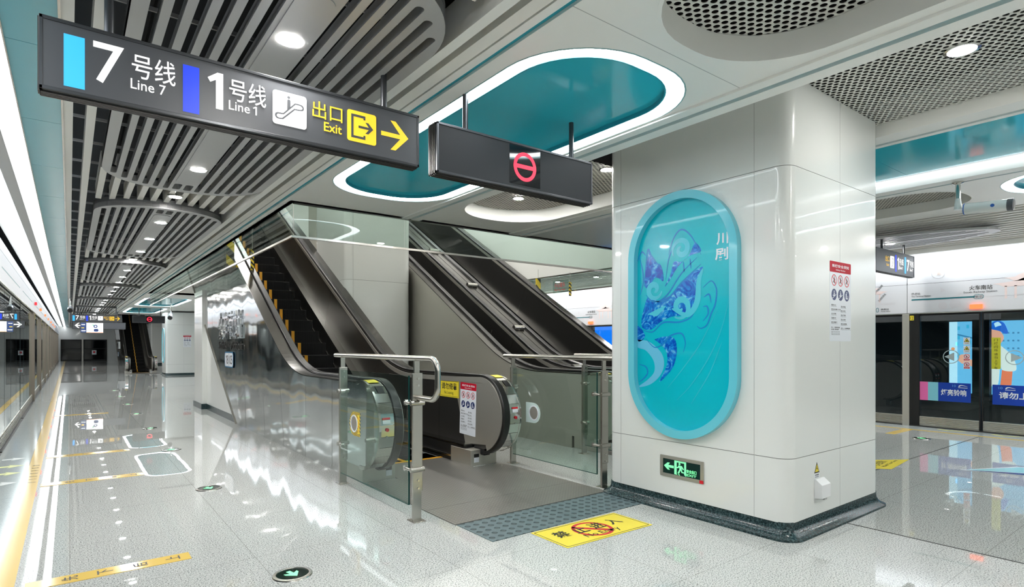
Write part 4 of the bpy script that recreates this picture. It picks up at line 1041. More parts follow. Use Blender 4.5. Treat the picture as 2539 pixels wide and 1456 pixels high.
def direction_sign(x0, y, z0, label, zrod, dep=.085, mirror=False):
    w, h = 1.575, .275
    t = thing('direction_sign', label, 'sign', (x0, y, z0))
    sign_box(t, x0, x0 + w, z0, z0 + h, y, dep, zrod, (x0 + .215, x0 + 1.39))
    def contents(T):
        bl = MB().shape([[(.073, .028), (.137, .028), (.137, .225), (.073, .225)]], .001, M_LCYAN, T); bl.obj('line_bar', t, label='light blue bar')
        MB().shape([[(.467, .028), (.528, .028), (.528, .225), (.467, .225)]], .001, M_LBLUE, T).obj('line_bar', t, label='dark blue bar')
        MB().text('7', T, .163, .07, .262, .226, M_LWHITE, .001, .005).obj('line_number', t)
        MB().shape([[(.592, .07), (.620, .07), (.620, .226), (.598, .226), (.560, .197), (.570, .180), (.592, .194)]], .001, M_LWHITE, T).obj('line_number', t)
        a = MB()
        a.text('号线', T, .288, .122, .44, .218, M_LWHITE, .001, .0).text('Line 7', T, .284, .075, .405, .115, M_LWHITE, .001, .0)
        a.obj('lettering', t); a = MB()
        a.text('号线', T, .645, .122, .797, .218, M_LWHITE, .001, .0).text('Line', T, .643, .08, .728, .12, M_LWHITE, .001, .0).shape([digit1(.742, .08, .038)], .001, M_LWHITE, T)
        a.obj('lettering', t)
        e = MB().shape([rrect(.826, .979, .064, .218, .014, 5)], .001, M_LWHITE, T); e.obj('escalator_pictogram', t, label='white escalator pictogram')
        q = MB()
        ol = smoothpath([(.848, .118), (.838, .112), (.836, .1), (.843, .09), (.856, .088), (.872, .09)], 4) + [(.925, .145)] + smoothpath([(.945, .146), (.962, .15), (.967, .162), (.96, .174), (.945, .177), (.925, .177)], 4) + [(.872, .119)]
        inn = smoothpath([(.85, .111), (.845, .107), (.844, .101), (.848, .096), (.857, .094), (.868, .096)], 4) + [(.922, .151)] + smoothpath([(.945, .152), (.956, .155), (.96, .162), (.954, .169), (.944, .171), (.928, .171)], 4) + [(.875, .113)]
        q.shape([ol, inn], .0006, M_SIGN, T, .001).shape([circle(.897, .197, .0065, 14)], .0006, M_SIGN, T, .001).shape([[(.89, .138), (.89, .182), (.893, .187), (.902, .187), (.905, .182), (.905, .153)]], .0006, M_SIGN, T, .001)
        q.obj('escalator_symbol', t)
        MB().text('出口', T, 1.007, .135, 1.153, .215, M_LYEL, .001, .0).text('Exit', T, 1.062, .08, 1.150, .124, M_LYEL, .001, .01).obj('exit_lettering', t, label='yellow lettering')
        MB().shape([rrect(1.178, 1.330, .062, .216, .012, 5)], .001, M_LYEL, T).obj('exit_pictogram', t, label='yellow exit pictogram')
        MB().shape([[(1.198, .08), (1.272, .08), (1.272, .1), (1.262, .1), (1.262, .092), (1.21, .092), (1.21, .186), (1.262, .186), (1.262, .178), (1.272, .178), (1.272, .198), (1.198, .198)]], .0006, M_SIGN, T, .001).shape([[(1.236, .146), (1.29, .146), (1.272, .168), (1.288, .168), (1.314, .14), (1.288, .112), (1.272, .112), (1.29, .134), (1.236, .134)]], .0006, M_SIGN, T, .001).obj('exit_symbol', t)
        MB().shape([[(1.358, .148), (1.465, .148), (1.41, .212), (1.438, .212), (1.512, .138), (1.438, .062), (1.41, .062), (1.465, .126), (1.358, .126)]], .001, M_LYEL, T).obj('arrow', t, label='yellow arrow')
    contents(face_my(y + .0035, x0, z0))
    return t
direction_sign(-.09, 2.75, 2.25, 'big black direction sign for Line 7 and Line 1 hanging at upper left', 2.72)
direction_sign(.02, 26.5, 2.15, 'small distant black direction sign with arrow in front of the far escalator', 2.75)

def noentry_sign(x0, y, z0, w, label, zrod):
    h = .28; t = thing('no_entry_sign', label, 'sign', (x0, y, z0))
    sign_box(t, x0, x0 + w, z0, z0 + h, y, .1, zrod, (x0 + .215, x0 + w - .15), M_SIGNMATT)
    k = w / 1.2; T = face_my(y + .0035, x0, z0)
    MB().shape([rrect(.5 * k, .74 * k, .028, .262, .002, 2)], .001, mat('screen_black', '#14161b', .06, coat=.6), T).obj('screen', t)
    c = (.618 * k, .142); a = MB()
    a.shape([circle(c[0], c[1], .088, 40), circle(c[0], c[1], .066, 40)], .001, M_LRED, T, .001).shape([[(c[0] - .072, c[1] - .012), (c[0] + .072, c[1] - .012), (c[0] + .072, c[1] + .012), (c[0] - .072, c[1] + .012)]], .001, M_LRED, T, .0012)
    a.obj('no_entry_symbol', t, label='glowing red ring with bar')
    return t
noentry_sign(1.595, 2.75, 2.245, 1.2, 'black hanging sign with glowing red no-entry ring, over the landing', 2.786)
noentry_sign(1.93, 26.5, 2.15, 1.08, 'small distant hanging sign with red no-entry ring', 2.75)

# small direction sign on the right, seen obliquely from its lettered side
t = thing('direction_sign', 'small grey hanging direction sign right of the pillar', 'sign', (8.68, 3.2, 2.31))
sign_box(t, 8.68, 10.1, 2.31, 2.63, 3.2, .09, 2.79, (9.0, 9.8))
T = face_my(3.2035, 8.68, 2.315)
MB().shape([[(.68, .03), (.73, .03), (.73, .27), (.68, .27)]], .001, M_LBLUE, T).obj('line_bar', t, label='dark blue bar')
MB().shape([[(1.03, .03), (1.09, .03), (1.09, .27), (1.03, .27)]], .001, M_LCYAN, T).obj('line_bar', t, label='light blue bar')
MB().shape([rrect(.50, .64, .07, .24, .014, 5)], .001, M_LWHITE, T).obj('escalator_pictogram', t, label='white pictogram')
MB().shape([ribbon([(.53, .1), (.57, .1), (.6, .2), (.62, .2)], .012), circle(.57, .205, .01, 12)], .001, M_SIGN, T, .001).obj('escalator_symbol', t)
MB().text('7', T, 1.12, .07, 1.22, .24, M_LWHITE, .001, .02).obj('line_number', t)
MB().shape([[(.79, .07), (.82, .07), (.82, .24), (.80, .24), (.76, .21), (.77, .19), (.79, .205)]], .001, M_LWHITE, T).obj('line_number', t)
MB().text('号线', T, .84, .14, .99, .23, M_LWHITE, .001).text('Line', T, .84, .08, .925, .12, M_LWHITE, .001).shape([digit1(.94, .08, .038)], .001, M_LWHITE, T).obj('lettering', t)
MB().text('号线', T, 1.24, .14, 1.39, .23, M_LWHITE, .001).text('Line 7', T, 1.24, .08, 1.36, .12, M_LWHITE, .001).obj('lettering', t)
MB().text('出口', T, .33, .15, .47, .23, M_LYEL, .001).text('Exit', T, .37, .09, .46, .125, M_LYEL, .001).obj('exit_lettering', t, label='yellow lettering')

# distant black sign with left arrow and a hanging display
t = thing('direction_sign', 'distant black sign with white left arrow, behind the hanging display', 'sign', (.1, 31, 1.98))
sign_box(t, .1, 2.0, 1.98, 2.28, 31, .1, 2.75, (.4, 1.7))
T = face_my(31.0035, .1, 1.98)
MB().shape([[(.08, .15), (.2, .26), (.25, .26), (.16, .17), (.36, .17), (.36, .13), (.16, .13), (.25, .04), (.2, .04)]], .001, M_LWHITE, T).obj('arrow', t)
MB().text('出口', T, .42, .14, .62, .25, M_LWHITE, .001).obj('lettering', t)
t = thing('hanging_display', 'distant hanging passenger display with bright picture and blue text column', 'screen', (.38, 29.5, 1.85))
MB().box(.36, 1.13, 29.5, 29.6, 1.78, 2.22, M_SIGN).obj('housing', t)
MB().cyl((.6, 29.55, 2.2), (.6, 29.55, 2.75), .02, M_SIGNSIDE).obj('hanging_rod', t)
T = face_my(29.498, .36, 1.78)
MB().shape([rrect(.2, .755, .03, .42, .004, 2)], .002, M_LWHITE, T).obj('picture', t)
MB().shape([rrect(.01, .19, .03, .42, .004, 2)], .002, mat('screen_blue', '#2b3c66', .3, emit=.3), T).shape([[(.03, y), (.17, y), (.17, y + .03), (.03, y + .03)] for y in (.08,)], .001, M_LWHITE, T, .002).shape([[(.03, .2), (.12, .2), (.12, .23), (.03, .23)]], .001, M_LYEL, T, .002).shape([[(.03, .33), (.15, .33), (.15, .36), (.03, .36)]], .001, M_LWHITE, T, .002).obj('text_column', t)
MB().shape([circle(.5, .28, .07, 20), circle(.5, .28, .03, 12)], .001, mat('picture_blue', '#27427e', .4), T, .002).shape([rrect(.44, .6, .06, .18, .05, 6)], .001, mat('picture_blue', '#27427e', .4), T, .002).shape([circle(.42, .33, .03, 12)], .001, mat('picture_green', '#78c49a', .4), T, .002).obj('picture_figure', t)
MB().shape([[(.2, .018), (.755, .018), (.755, .03), (.2, .03)]], .002, mat('lit_orange', '#f0883a', .4, emit=.6), T).obj('ticker', t)

# surveillance cameras
def cctv(x, y, z, ztop, length, dirv, label, r=.055):
    t = thing('surveillance_camera', label, 'camera', (x, y, z))
    d = Vector(dirv).normalized(); a = Vector((x, y, z)) + Vector((0, 0, -.02)); b = a + d * length
    MB().tube([(x, y, ztop), (x, y, z + .08)], .022, M_STEEL_BRIGHT, 14).lathe([(.05, 0), (.05, .012), (.03, .02)], face_dn(ztop, x, y), M_STEEL_BRIGHT, 20).obj('stalk', t, smooth=40)
    MB().tube([(x, y, z + .09), (x, y, z + .03), tuple(a + Vector((0, 0, .0)))], [.022, .03, .034], M_WHITE, 16).obj('joint', t, smooth=50)
    MB().tube([tuple(a + d * .045), tuple(a + d * .055), tuple(b)], [r * .9, r, r * .97], M_WHITE, 24).obj('body', t, smooth=40)
    MB().tube([tuple(a + d * .05), tuple(a + d * .058)], r * 1.015, mat('blue_ring', '#2a62b8', .4), 24).obj('blue_ring', t)
    MB().tube([tuple(b - d * .005), tuple(b + d * .04)], r * 1.04, M_SIGN, 24).obj('hood', t, smooth=40)
    MB().tube([tuple(b + d * .035), tuple(b + d * .042)], r * .8, M_RUBBER, 20).obj('lens', t)
    s = d.cross(Vector((0, 0, 1))).normalized()
    if s.x > 0: s = -s
    c = a + d * length * .72 + s * r * .97
    MB().tube([tuple(c), tuple(c + s * .004)], .016, mat('blue_ring', '#2a62b8', .4), 16).obj('badge', t)
    return t
cctv(7.05, 1.86, 2.67, 2.926, .39, (0.02, -1, -.06), 'white tubular surveillance camera on a chrome stalk right of the pillar')
cctv(.02, 22.5, 2.45, 2.75, .25, (0, -1, -.3), 'white surveillance camera hanging above the distant direction sign', .07)
cctv(2.9, 24.0, 2.42, 2.74, .3, (-.2, -1, -.5), 'white surveillance camera near the distant teal light rings', .075)

# ------------------------------------------------------------------ floor lights and markings
def floor_light(x, y, label):
    t = thing('floor_light', label, 'floor light', (x, y, 0), 'round green arrow lights set in the floor')
    T = face_up(0, x, y)
    MB().lathe([(.108, 0), (.105, .006), (.094, .0085), (.088, .0085), (.086, .004)], T, M_STEEL, 40).obj('bezel', t, smooth=40)
    MB().lathe([(.0875, .0), (.0875, .0055)], T, mat('arrow_dark', '#0a221c', .08), 40).obj('glass_disc', t)
    TA = frame((x, y, .0062), (-.25, .97, 0), (-.97, -.25, 0))
    MB().shape([[(.048, .012), (.048, -.012), (.006, -.012), (.024, -.04), (.004, -.052 + .012), (-.048, 0), (.004, .04), (.024, .04), (.006, .012)]], .0008, M_LGREEN, TA).obj('arrow', t, label='glowing green arrow')
    return t
fl = [(1.0, 3.34, 'nearest green arrow floor light, at the bottom edge'), (1.0, 5.8, 'second green arrow floor light from the camera, beside the steel wall'),
      (1.0, 8.21, 'third green arrow floor light from the camera'), (1.0, 10.51, 'fourth green arrow floor light from the camera'), (1.0, 12.86, 'fifth green arrow floor light from the camera'),
      (1.01, 15.05, 'sixth green arrow floor light from the camera'), (1.01, 17.4, 'seventh green arrow floor light from the camera'), (1.01, 19.8, 'eighth green arrow floor light from the camera'),
      (9.36, 2.88, 'green arrow floor light near the right platform doors')]
f0 = floor_light(*fl[0])
for x, y, lab in fl[1:]: dup(f0, (x, y, 0), lab)

one(MB().box(-.34, -.235, Y0, Y1, -.01, .0025, M_FLOORYEL), 'platform_line', 'long yellow line along the left platform edge', 'floor marking')
one(MB().box(10.22, 10.29, Y0, Y1, -.01, .0025, M_FLOORYEL), 'platform_line', 'thin yellow line along the right platform edge', 'floor marking')
a = MB(); TL = frame((-.315, 7.05, .0028), (1, 0, 0), (0, 1, 0))
for i, s in enumerate(('请站在', '黄线外候车', '先下后上', 'Please stand', 'behind the', 'yellow line', 'Thank you')):
    a.text(s, TL, .004, .95 - .16 * i, .062, .99 - .16 * i, M_INK, .0003)
tag(a.obj('line_lettering'), 'small black lettering across the left yellow platform line', 'lettering')
def stripe(y, x0, x1, w, label, text=True):
    t = thing('floor_stripe', label, 'floor marking', ((x0 + x1) / 2, y, 0), 'yellow queue stripes across the floor')
    MB().box(x0, x1, y - w / 2, y + w / 2, -.002, .003, M_FLOORYEL).obj('strip', t)
    if text:
        a = MB()
        for ch, xx in zip('先下后上', (-.02, .14, .31, .475)):
            # each character lies on its side, its top towards the platform edge
            T = frame((xx + .06, y - .033, .0032), (0, 1, 0), (-1, 0, 0)); a.text(ch, T, 0, 0, .066, .075, M_INK, .0003, .01)
        a.obj('lettering', t)
stripe(4.03, -.19, .59, .13, 'nearest yellow queue stripe, crossing the floor at lower left')
stripe(6.87, -.21, .59, .14, 'second yellow queue stripe from the camera')
stripe(8.53, -.21, .59, .14, 'third yellow queue stripe from the camera')
stripe(13.4, -.21, .59, .14, 'fourth yellow queue stripe from the camera, in the distance')
MA_W, MA_Y = mat('chevron_white', '#e2e6e4', .3), mat('chevron_lime', '#dfe28a', .3)
for y, sg, m, lab in ((8.62, 1, MA_W, 'white outlined floor arrow farthest along the left platform edge'), (8.12, 1, MA_Y, 'far pale lime floor arrow beside the left yellow line'), (7.68, 1, MA_Y, 'near pale lime floor arrow beside the left yellow line'), (7.15, 1, MA_W, 'nearest white floor arrow at the left platform edge')):
    T = frame((-.60, y, .0026), (1, 0, 0), (0, 1, 0))
    one(MB().shape([[(.0, .04), (.1, .04), (.08, .1), (.21, .0), (.08, -.1), (.1, -.04), (.0, -.04)]], .0006, m, T), 'floor_arrow', lab, 'floor marking')
for y, lab in ((2.9, 'left pale lime chevron on the floor before the right doors'), (2.25, 'right pale lime chevron on the floor before the right doors')):
    T = frame((10.5, y, .0026), (0, -1, 0), (1, 0, 0))
    one(MB().shape([[(-.16, .08), (.0, -.02), (.2, .12), (.14, .14), (0, .05), (-.12, .12)]], .0006, MA_Y, T), 'floor_arrow', lab, 'floor marking')
one(MB().box(9.5, 10.2, 3.26, 3.38, -.002, .003, M_FLOORYEL), 'floor_stripe', 'yellow queue stripe in front of the right platform doors', 'floor marking')
one(MB().box(9.5, 10.2, 1.2, 1.32, -.002, .003, M_FLOORYEL), 'floor_stripe', 'yellow queue stripe at the right picture edge', 'floor marking')
t = thing('mind_step_sign', 'yellow floor sticker just right of the pillar', 'floor sign', (6.9, 2.5, 0))
MB().add([(6.55, 2.62, .002), (6.80, 2.36, .002), (7.54, 2.44, .002), (7.2, 2.66, .002)], [(0, 1, 2, 3)], M_SIGNYEL).obj('sheet', t)
TF = frame((6.80, 2.39, .0022), (.74, .08, 0), (-.2, .3, 0))
MB().text('小心台阶', TF, .0, .12, .5, .22, M_INK, .0003, .01).text('Mind Your Step', TF, .1, .04, .6, .09, M_INK, .0003).obj('lettering', t)
t = thing('floor_graphic', 'pointed navy and pale cyan floor graphic at the right edge', 'floor sign', (7.6, 1.6, 0))
MB().add([(7.32, 1.92, .0022), (7.62, 1.15, .0022), (8.1, 1.0, .0022), (8.0, 1.6, .0022)], [(0, 1, 2, 3)], M_PAPER).obj('border', t)
MB().add([(7.36, 1.88, .0028), (7.62, 1.2, .0028), (7.84, 1.15, .0028)], [(0, 1, 2)], mat('navy_print', '#2d3270', .25)).obj('navy_field', t)
MB().add([(7.37, 1.88, .0028), (7.86, 1.17, .0028), (8.07, 1.05, .0028), (7.97, 1.57, .0028)], [(0, 1, 2, 3)], mat('aqua_print', '#a3dbe2', .25)).obj('cyan_field', t)

# ------------------------------------------------------------------ platform screen doors
M_FASCIA = mat('fascia_white', '#d6d7db', .45)
M_FASC_TEAL = mat('route_teal', '#1f6f78', .35)
M_MURAL = mat('mural_pink', '#e6d3d0', .35)
M_MURAL2 = mat('mural_grey', '#d4d2d6', .35)
def pdoor(side, y0, y1, label, ztop, number=None, post=True):
    """one bay between two posts; side -1 = left edge, +1 = right edge"""
    x = XL if side < 0 else XR
    o = x + side * .10
    t = thing('platform_screen_door', label, 'platform door', (x, (y0 + y1) / 2, 0), 'glass platform doors')
    bx = lambda mb, a, b, ya, yb, za, zb, m: mb.box(min(x + side * a, x + side * b), max(x + side * a, x + side * b), ya, yb, za, zb, m)
    po = bx(MB(), -.03, .12, y0 - .055, y0 + .045, 0, ztop, M_STEEL_BRONZE if side < 0 else M_STEEL_SATIN).obj('post', t, bevel=.004) if post else None
    if number and po:
        T = face_px(x + .032, y0 - .05, ztop - .17) if side < 0 else face_mx(x - .004, y0 - .055, ztop - .10)
        MB().shape([rrect(0, .1 if side < 0 else .055, 0, .13 if side < 0 else .075, .002, 2)], .002, M_SIGNYEL, T).text(number, T, .01 if side < 0 else .008, .02, .09 if side < 0 else .047, .10 if side < 0 else .058, M_INK, .0006, .01, .002).obj('number_plate', po, label='yellow number plate')
    if side > 0: bx(MB(), .0, .10, y1 - .17, y1 - .06, 0.0, ztop, M_BLACK).obj('door_jamb', t)
    # four leaves: fixed pane, two sliding doors, fixed pane
    yy = [y0 + .05] + ([y0 + .93, y0 + 2.0, y0 + 3.07] if side < 0 else [y1 - 3.07, y1 - 2.0, y1 - .95]) + [y1 - (.06 if side < 0 else .17)]
    for i in range(4):
        a, b = yy[i] + .018, yy[i + 1] - .018
        lf = bx(MB(), .02, .06, a, b, .165, ztop - .02, M_DOORGLASS).obj('glass_leaf', t)
        fr = MB()
        bx(fr, .015, .065, a - .022, a, 0.02, ztop, M_BLACK); bx(fr, .015, .065, b, b + .022, 0.02, ztop, M_BLACK); bx(fr, .015, .065, a, b, ztop - .03, ztop, M_BLACK)
        if side > 0: fr.obj('leaf_frame', t)
        kp = MB(); bx(kp, .012, .06, a, b, .02, .165, M_STEEL_SATIN)
        for k in range(5): bx(kp, 0.0, .006, a, b, .035 + .026 * k, .046 + .026 * k, M_STEEL)
        kp.obj('kick_plate', t)
        if i in (1, 2) and side < 0: pass
    bx(MB(), -.02, .14, y0 + .05, y1 - .06, 0.0, .018, M_STEEL_DARK).obj('threshold', t)
    return t
def fascia(side, y0, y1, z0, zm, z1, label, mural=True, route='full'):
    x = XL if side < 0 else XR
    t = thing('fascia_panel', label, 'fascia panel', (x, (y0 + y1) / 2, z0), 'fascia panels above the platform doors')
    bx = lambda mb, a, b, ya, yb, za, zb, m: mb.box(min(x + side * a, x + side * b), max(x + side * a, x + side * b), ya, yb, za, zb, m)
    bx(MB(), 0, .12, y0 + .004, y1 - .004, z0 + .012, zm - .004, M_FASCIA).obj('lower_panel', t)
    bx(MB(), -.012, .12, y0, y1, z0 + .001, z0 + .016, M_STEEL).obj('bottom_trim', t)
    # upper panel leans back into the light cove
    up = MB(); A = []; B = []
    for k in range(9):
        f = k / 8; A.append((f, .0 + .10 * f * f))
    vs = []; fs = []
    for f, dx in A:
        for ya in (y0 + .004, y1 - .004): vs.append((x + side * dx, ya, zm + (z1 - zm) * f))
    for k in range(8): fs.append((2 * k, 2 * k + 1, 2 * k + 3, 2 * k + 2))
    up.add(vs, fs, M_FASCIA).obj('upper_panel', t, smooth=40)
    T = face_px(x + .0005, y0, z0) if side < 0 else face_mx(x - .0005, y1, z0)
    if route == 'line':
        MB().shape([[(.3, .2), (3.6, .2), (3.6, .218), (.3, .218)]], .001, M_FASC_TEAL, T).obj('route_line', t)
        return t
    if route == 'full':
        MB().shape([rrect(.06, .88, .215, .237, .01, 4)], .001, M_FASC_TEAL, T).obj('route_line', t, label='teal route line')
        MB().shape([[(1.0, .222), (3.9, .222), (3.9, .228), (1.0, .228)]], .001, M_MURAL2, T).obj('route_line', t)
        p = MB().shape([rrect(.86, .985, .19, .26, .034, 6), rrect(.866, .979, .196, .254, .029, 6)], .001, M_FASC_TEAL, T).shape([digit1(.877, .207, .036)], .001, M_INKG, T).text('8', T, .896, .207, .915, .243, M_INKG, .001).text('05', T, .932, .207, .971, .243, M_INKG, .001).box(.9215, .9235, .196, .254, 0, .001, M_FASC_TEAL, T)
        p.obj('station_number', t)
        MB().text('火车南站', T, .81, .325, 1.085, .395, M_INK, .001, .005).text('South Railway Station', T, .74, .275, 1.14, .312, M_INKG, .001).obj('station_name', t)
        MB().text('终点站', T, .06, .305, .18, .34, M_INKG, .001).text('The Terminal Station', T, .06, .268, .32, .293, M_INKG, .001).obj('terminal_lettering', t)
    if route == 'stations':
        a = MB()
        for s, u in (('天府机场1号2号航站楼', 3.45), ('天府机场北', 3.62)):
            Tq = T @ Matrix.Translation((u, .22, 0)) @ Matrix.Rotation(math.radians(50), 4, 'Z'); a.text(s, Tq, 0, 0, .032 * len(s), .035, M_INKG, .001)
        a.text('换乘站', T, 3.64, .08, 3.76, .112, M_INKG, .001).text('Transfer Station', T, 3.64, .055, 3.78, .072, M_INKG, .001)
        a.shape([rrect(3.57, 3.61, .05, .125, .019, 5), rrect(3.578, 3.602, .058, .117, .011, 5)], .001, M_FASC_TEAL, T).obj('station_lettering', t)
        MB().shape([[(.2, .175), (3.85, .175), (3.85, .187), (.2, .187)]], .001, M_MURAL2, T).shape([[(.2, .20), (3.85, .20), (3.85, .204), (.2, .204)]], .001, M_MURAL2, T).obj('route_line', t)
    if mural:
        h = zm - z0
        for cx, sc in ((1.28, 1.0), (3.3, .8)):
            a = MB(); Tq = T @ Matrix.Translation((cx + .16, h - .13, 0)) @ Matrix.Diagonal((sc * 1.35, sc, 1, 1))
            for zz, w in ((.0, .26), (.075, .17)): a.shape([[(-w, .05 + zz), (-w + .05, .035 + zz), (-w + .09, .0 + zz), (w - .09, zz), (w - .05, .035 + zz), (w, .05 + zz), (w - .1, .062 + zz), (.05, .085 + zz), (0, .115 + zz), (-.05, .085 + zz), (-w + .1, .062 + zz)]], .0008, M_MURAL, Tq)
            for px in (-.15, -.07, .07, .15): a.shape([[(px - .01, -.17), (px + .01, -.17), (px + .01, .01), (px - .01, .01)]], .0008, M_MURAL, Tq)
            a.obj('mural_drawing', t, label='pale pink pavilion drawing')
        for lp in ([(.45, .32), (.52, .35), (.45, .40)], [(.6, .06), (.72, .1), (.7, .17), (.66, .2), (.72, .3), (.6, .25), (.56, .12)], circle(.48, .11, .06, 20)):
            MB().shape([lp], .0008, M_MURAL2, T).obj('mural_drawing', t, label='pale grey drawing')
        q = MB(); Tu = T @ Matrix.Translation((0, h + .06, -.002))
        q.shape([circle(.42, .09, .09, 24), circle(.42, .09, .083, 24)], .0008, M_MURAL2, Tu).text('宽', Tu, .40, .05, .46, .12, mat('mural_orange', '#e6cdbd', .4), .0008)
        q.obj('mural_emblem', t)
    return t
ZL = 2.05
for i in range(15):
    y0 = 1.12 + 4.02 * (i - 1)
    n = {5: '23', 6: '24', 7: '25', 8: '26', 9: '27'}.get(i)
    where = ('behind the camera', 'beside the camera', 'just outside the left picture edge')[i] if i < 3 else ('at the left picture edge' if i == 3 else '%s along the left platform edge' % ords[min(i - 3, 9)] if i < 12 else 'near the far end of the left platform edge')
    if i > 11: where = ('third', 'second', 'very')[i - 12] + (' last along the left platform edge' if i < 14 else ' last along the left platform edge')
    pdoor(-1, y0, y0 + 4.02, 'glass platform door bay ' + where, ZL, n, i > 4)
    fascia(-1, y0, y0 + 4.02, ZL, 2.45, 2.78, 'white fascia above the left platform doors, bay ' + where, False, 'line')
for i, (y, zz) in enumerate(((17.9, 2.28), (20.9, 2.28), (24.8, 2.28), (28.4, 2.28), (32.3, 2.28), (36.3, 2.28), (40.2, 2.28))):
    one(MB().box(XL + .001, XL + .045, y - .07, y + .07, zz - .035, zz + .035, M_LAMPRED if i else mat('lamp_red', '#d8202c', .3, emit=.3)), 'door_lamp', 'orange lamp on the left fascia, %s from the camera' % ords[i] if i else 'dark red lamp on the left fascia, nearest the camera', 'lamp', None, None)
ZR = 1.79
for i in range(-1, 14):
    y1 = 3.5 + 4.02 * i; y0 = y1 - 4.02
    w = 'at the right picture edge, with the blue stickers' if i == 0 else 'behind the near pillar on the right' if i == 1 else 'outside the right picture edge' if i == -1 else 'seen through the escalator opening, %s beyond the pillar' % ords[min(i - 2, 9)] if i < 12 else 'at the far right end, %s' % ('last' if i == 13 else 'last but one')
    # posts stand at the far end of each right-hand bay
    t = pdoor(1, y1, y1 + 4.02, 'glass platform door bay ' + ('behind the near pillar on the right' if i == 0 else 'at the right picture edge, with the blue stickers' if i == -1 else w if i > 1 else 'hidden by the near pillar, second on the right'), ZR, None, i > 0) if i != -1 else None
    fascia(1, y0, y1, ZR, 2.268, 2.74, 'white fascia with route map above the right platform doors, ' + ('at the picture edge' if i == 0 else 'just behind the pillar' if i == 1 else 'outside the picture' if i == -1 else '%s bay beyond the pillar' % ords[min(i - 2, 9)] if i < 12 else ('last bay' if i == 13 else 'last bay but one')), True, 'stations' if i == 1 else 'full')
# the bay at the right picture edge is built leaf by leaf
t = thing('platform_screen_door', 'glass platform door bay at the right picture edge, with blue stickers', 'platform door', (XR, 1.5, 0))
MB().box(XR - .03, XR + .12, 3.465, 3.56, 0, ZR, M_STEEL_SATIN).obj('post', t, bevel=.004)
TPn = face_mx(XR - .004, 3.46, ZR - .10)
MB().box(XR, XR + .1, 3.335, 3.464, 0, ZR, M_BLACK).obj('door_jamb', t)
MB().shape([rrect(0.0, .055, 0, .075, .002, 2)], .002, M_SIGNYEL, TPn).text('12', TPn, .008, .012, .047, .058, M_INK, .0006, .01, .002).obj('number_plate', t, label='yellow number plate')
for a, b in ((2.575, 3.33), (1.72, 2.525), (.7, 1.68), (-.45, .66)):
    MB().box(XR + .02, XR + .06, a, b, .165, ZR - .02, M_DOORGLASS).obj('glass_leaf', t)
    MB().box(XR + .01, XR + .065, b, b + .02, .02, ZR, M_BLACK).box(XR + .01, XR + .065, a - .02, a, .02, ZR, M_BLACK).box(XR + .015, XR + .065, a, b, ZR - .03, ZR, M_BLACK).obj('leaf_frame', t)
    k = MB().box(XR + .005, XR + .06, a, b, .02, .165, M_STEEL_SATIN)
    for j in range(5): k.box(XR, XR + .006, a, b, .035 + .026 * j, .046 + .026 * j, M_STEEL)
    k.obj('kick_plate', t)
MB().box(XR - .02, XR + .14, -.5, 3.5, 0, .018, M_STEEL_DARK).obj('threshold', t)
for i, y in enumerate((2.6, 6.62, 10.6)):
    one(MB().box(XR - .04, XR - .001, y - .075, y + .075, 1.835, 1.90, M_LAMPRED), 'door_lamp', 'orange lamp on the right fascia, ' + ('under the station number at the picture edge', 'behind the near pillar', 'seen through the escalator opening')[i], 'lamp')

# stickers on the right doors
XG = XR + .0185
def blue_sticker(u0, w, label, txt, split):
    t = thing('door_sticker', label, 'sticker', (XG, u0, .42))
    T = face_mx(XG, u0, .425); b0 = .25 if split else 0
    MB().shape([rrect(b0, w, 0, .29, .003, 2)], .001, mat('sticker_blue', '#0d3fae', .3), T).obj('blue_field', t)
    if split:
        MB().shape([[(0, 0), (.115, 0), (.115, .29), (0, .29)]], .001, mat('sticker_pink', '#e86fb0', .3), T).shape([[(.115, 0), (.25, 0), (.25, .29), (.115, .29)]], .001, mat('sticker_aqua', '#86cfe0', .3), T).obj('colour_field', t, label='pink and pale aqua fields')
    MB().text(txt, T, b0 + .035 if split else .075, .09, (w - .055) if split else w - .05, .19, M_PAPER, .0006, .025, .001).obj('lettering', t)
    lx = w - .155 if split else .145
    MB().shape([smoothpath([(lx, .235), (lx + .015, .257), (lx + .05, .262), (lx + .12, .24), (lx + .06, .25), (lx + .03, .247), (lx + .015, .233)], 4)], .0006, M_PAPER, T, .001).shape([[(lx, .216), (lx + .115, .216), (lx + .115, .224), (lx, .224)]], .0006, M_PAPER, T, .001).obj('emblem', t)
    MB().text('10', T, lx - .075, .228, lx - .03, .262, mat('sticker_ice', '#6fb0e6', .3), .0006, .0, .001).obj('emblem_number', t)
blue_sticker(3.335, .66, 'pink and blue sticker low on the left glass door leaf', '灯亮铃响', True)
blue_sticker(2.42, .68, 'all blue sticker low on the door leaf at the picture edge', '请勿上下车', False)
for y, sg, lab in ((2.92, 1, 'round grey sticker with arrow pointing left on the glass door'), (2.17, -1, 'round grey sticker with arrow pointing right on the glass door')):
    t = thing('arrow_sticker', lab, 'sticker', (XG, y, 1.12)); T = face_mx(XG, y, 1.115); m = mat('sticker_grey', '#aab9bb', .35)
    MB().shape([circle(0, 0, .105, 40), circle(0, 0, .094, 40)], .001, m, T).obj('ring', t)
    MB().shape([[(-.085 * sg, 0), (.04 * sg, -.065), (.04 * sg, .065)]], .001, m, T).obj('arrow', t)
t = thing('vertical_sticker', 'yellow vertical lettered strip on the right glass door leaf', 'sticker', (XG, 2.38, 1.17)); T = face_mx(XG, 2.43, .945)
MB().shape([rrect(0, .105, 0, .46, .002, 2)], .001, mat('strip_yellow', '#c9c832', .35), T).obj('sheet', t)
a = MB()
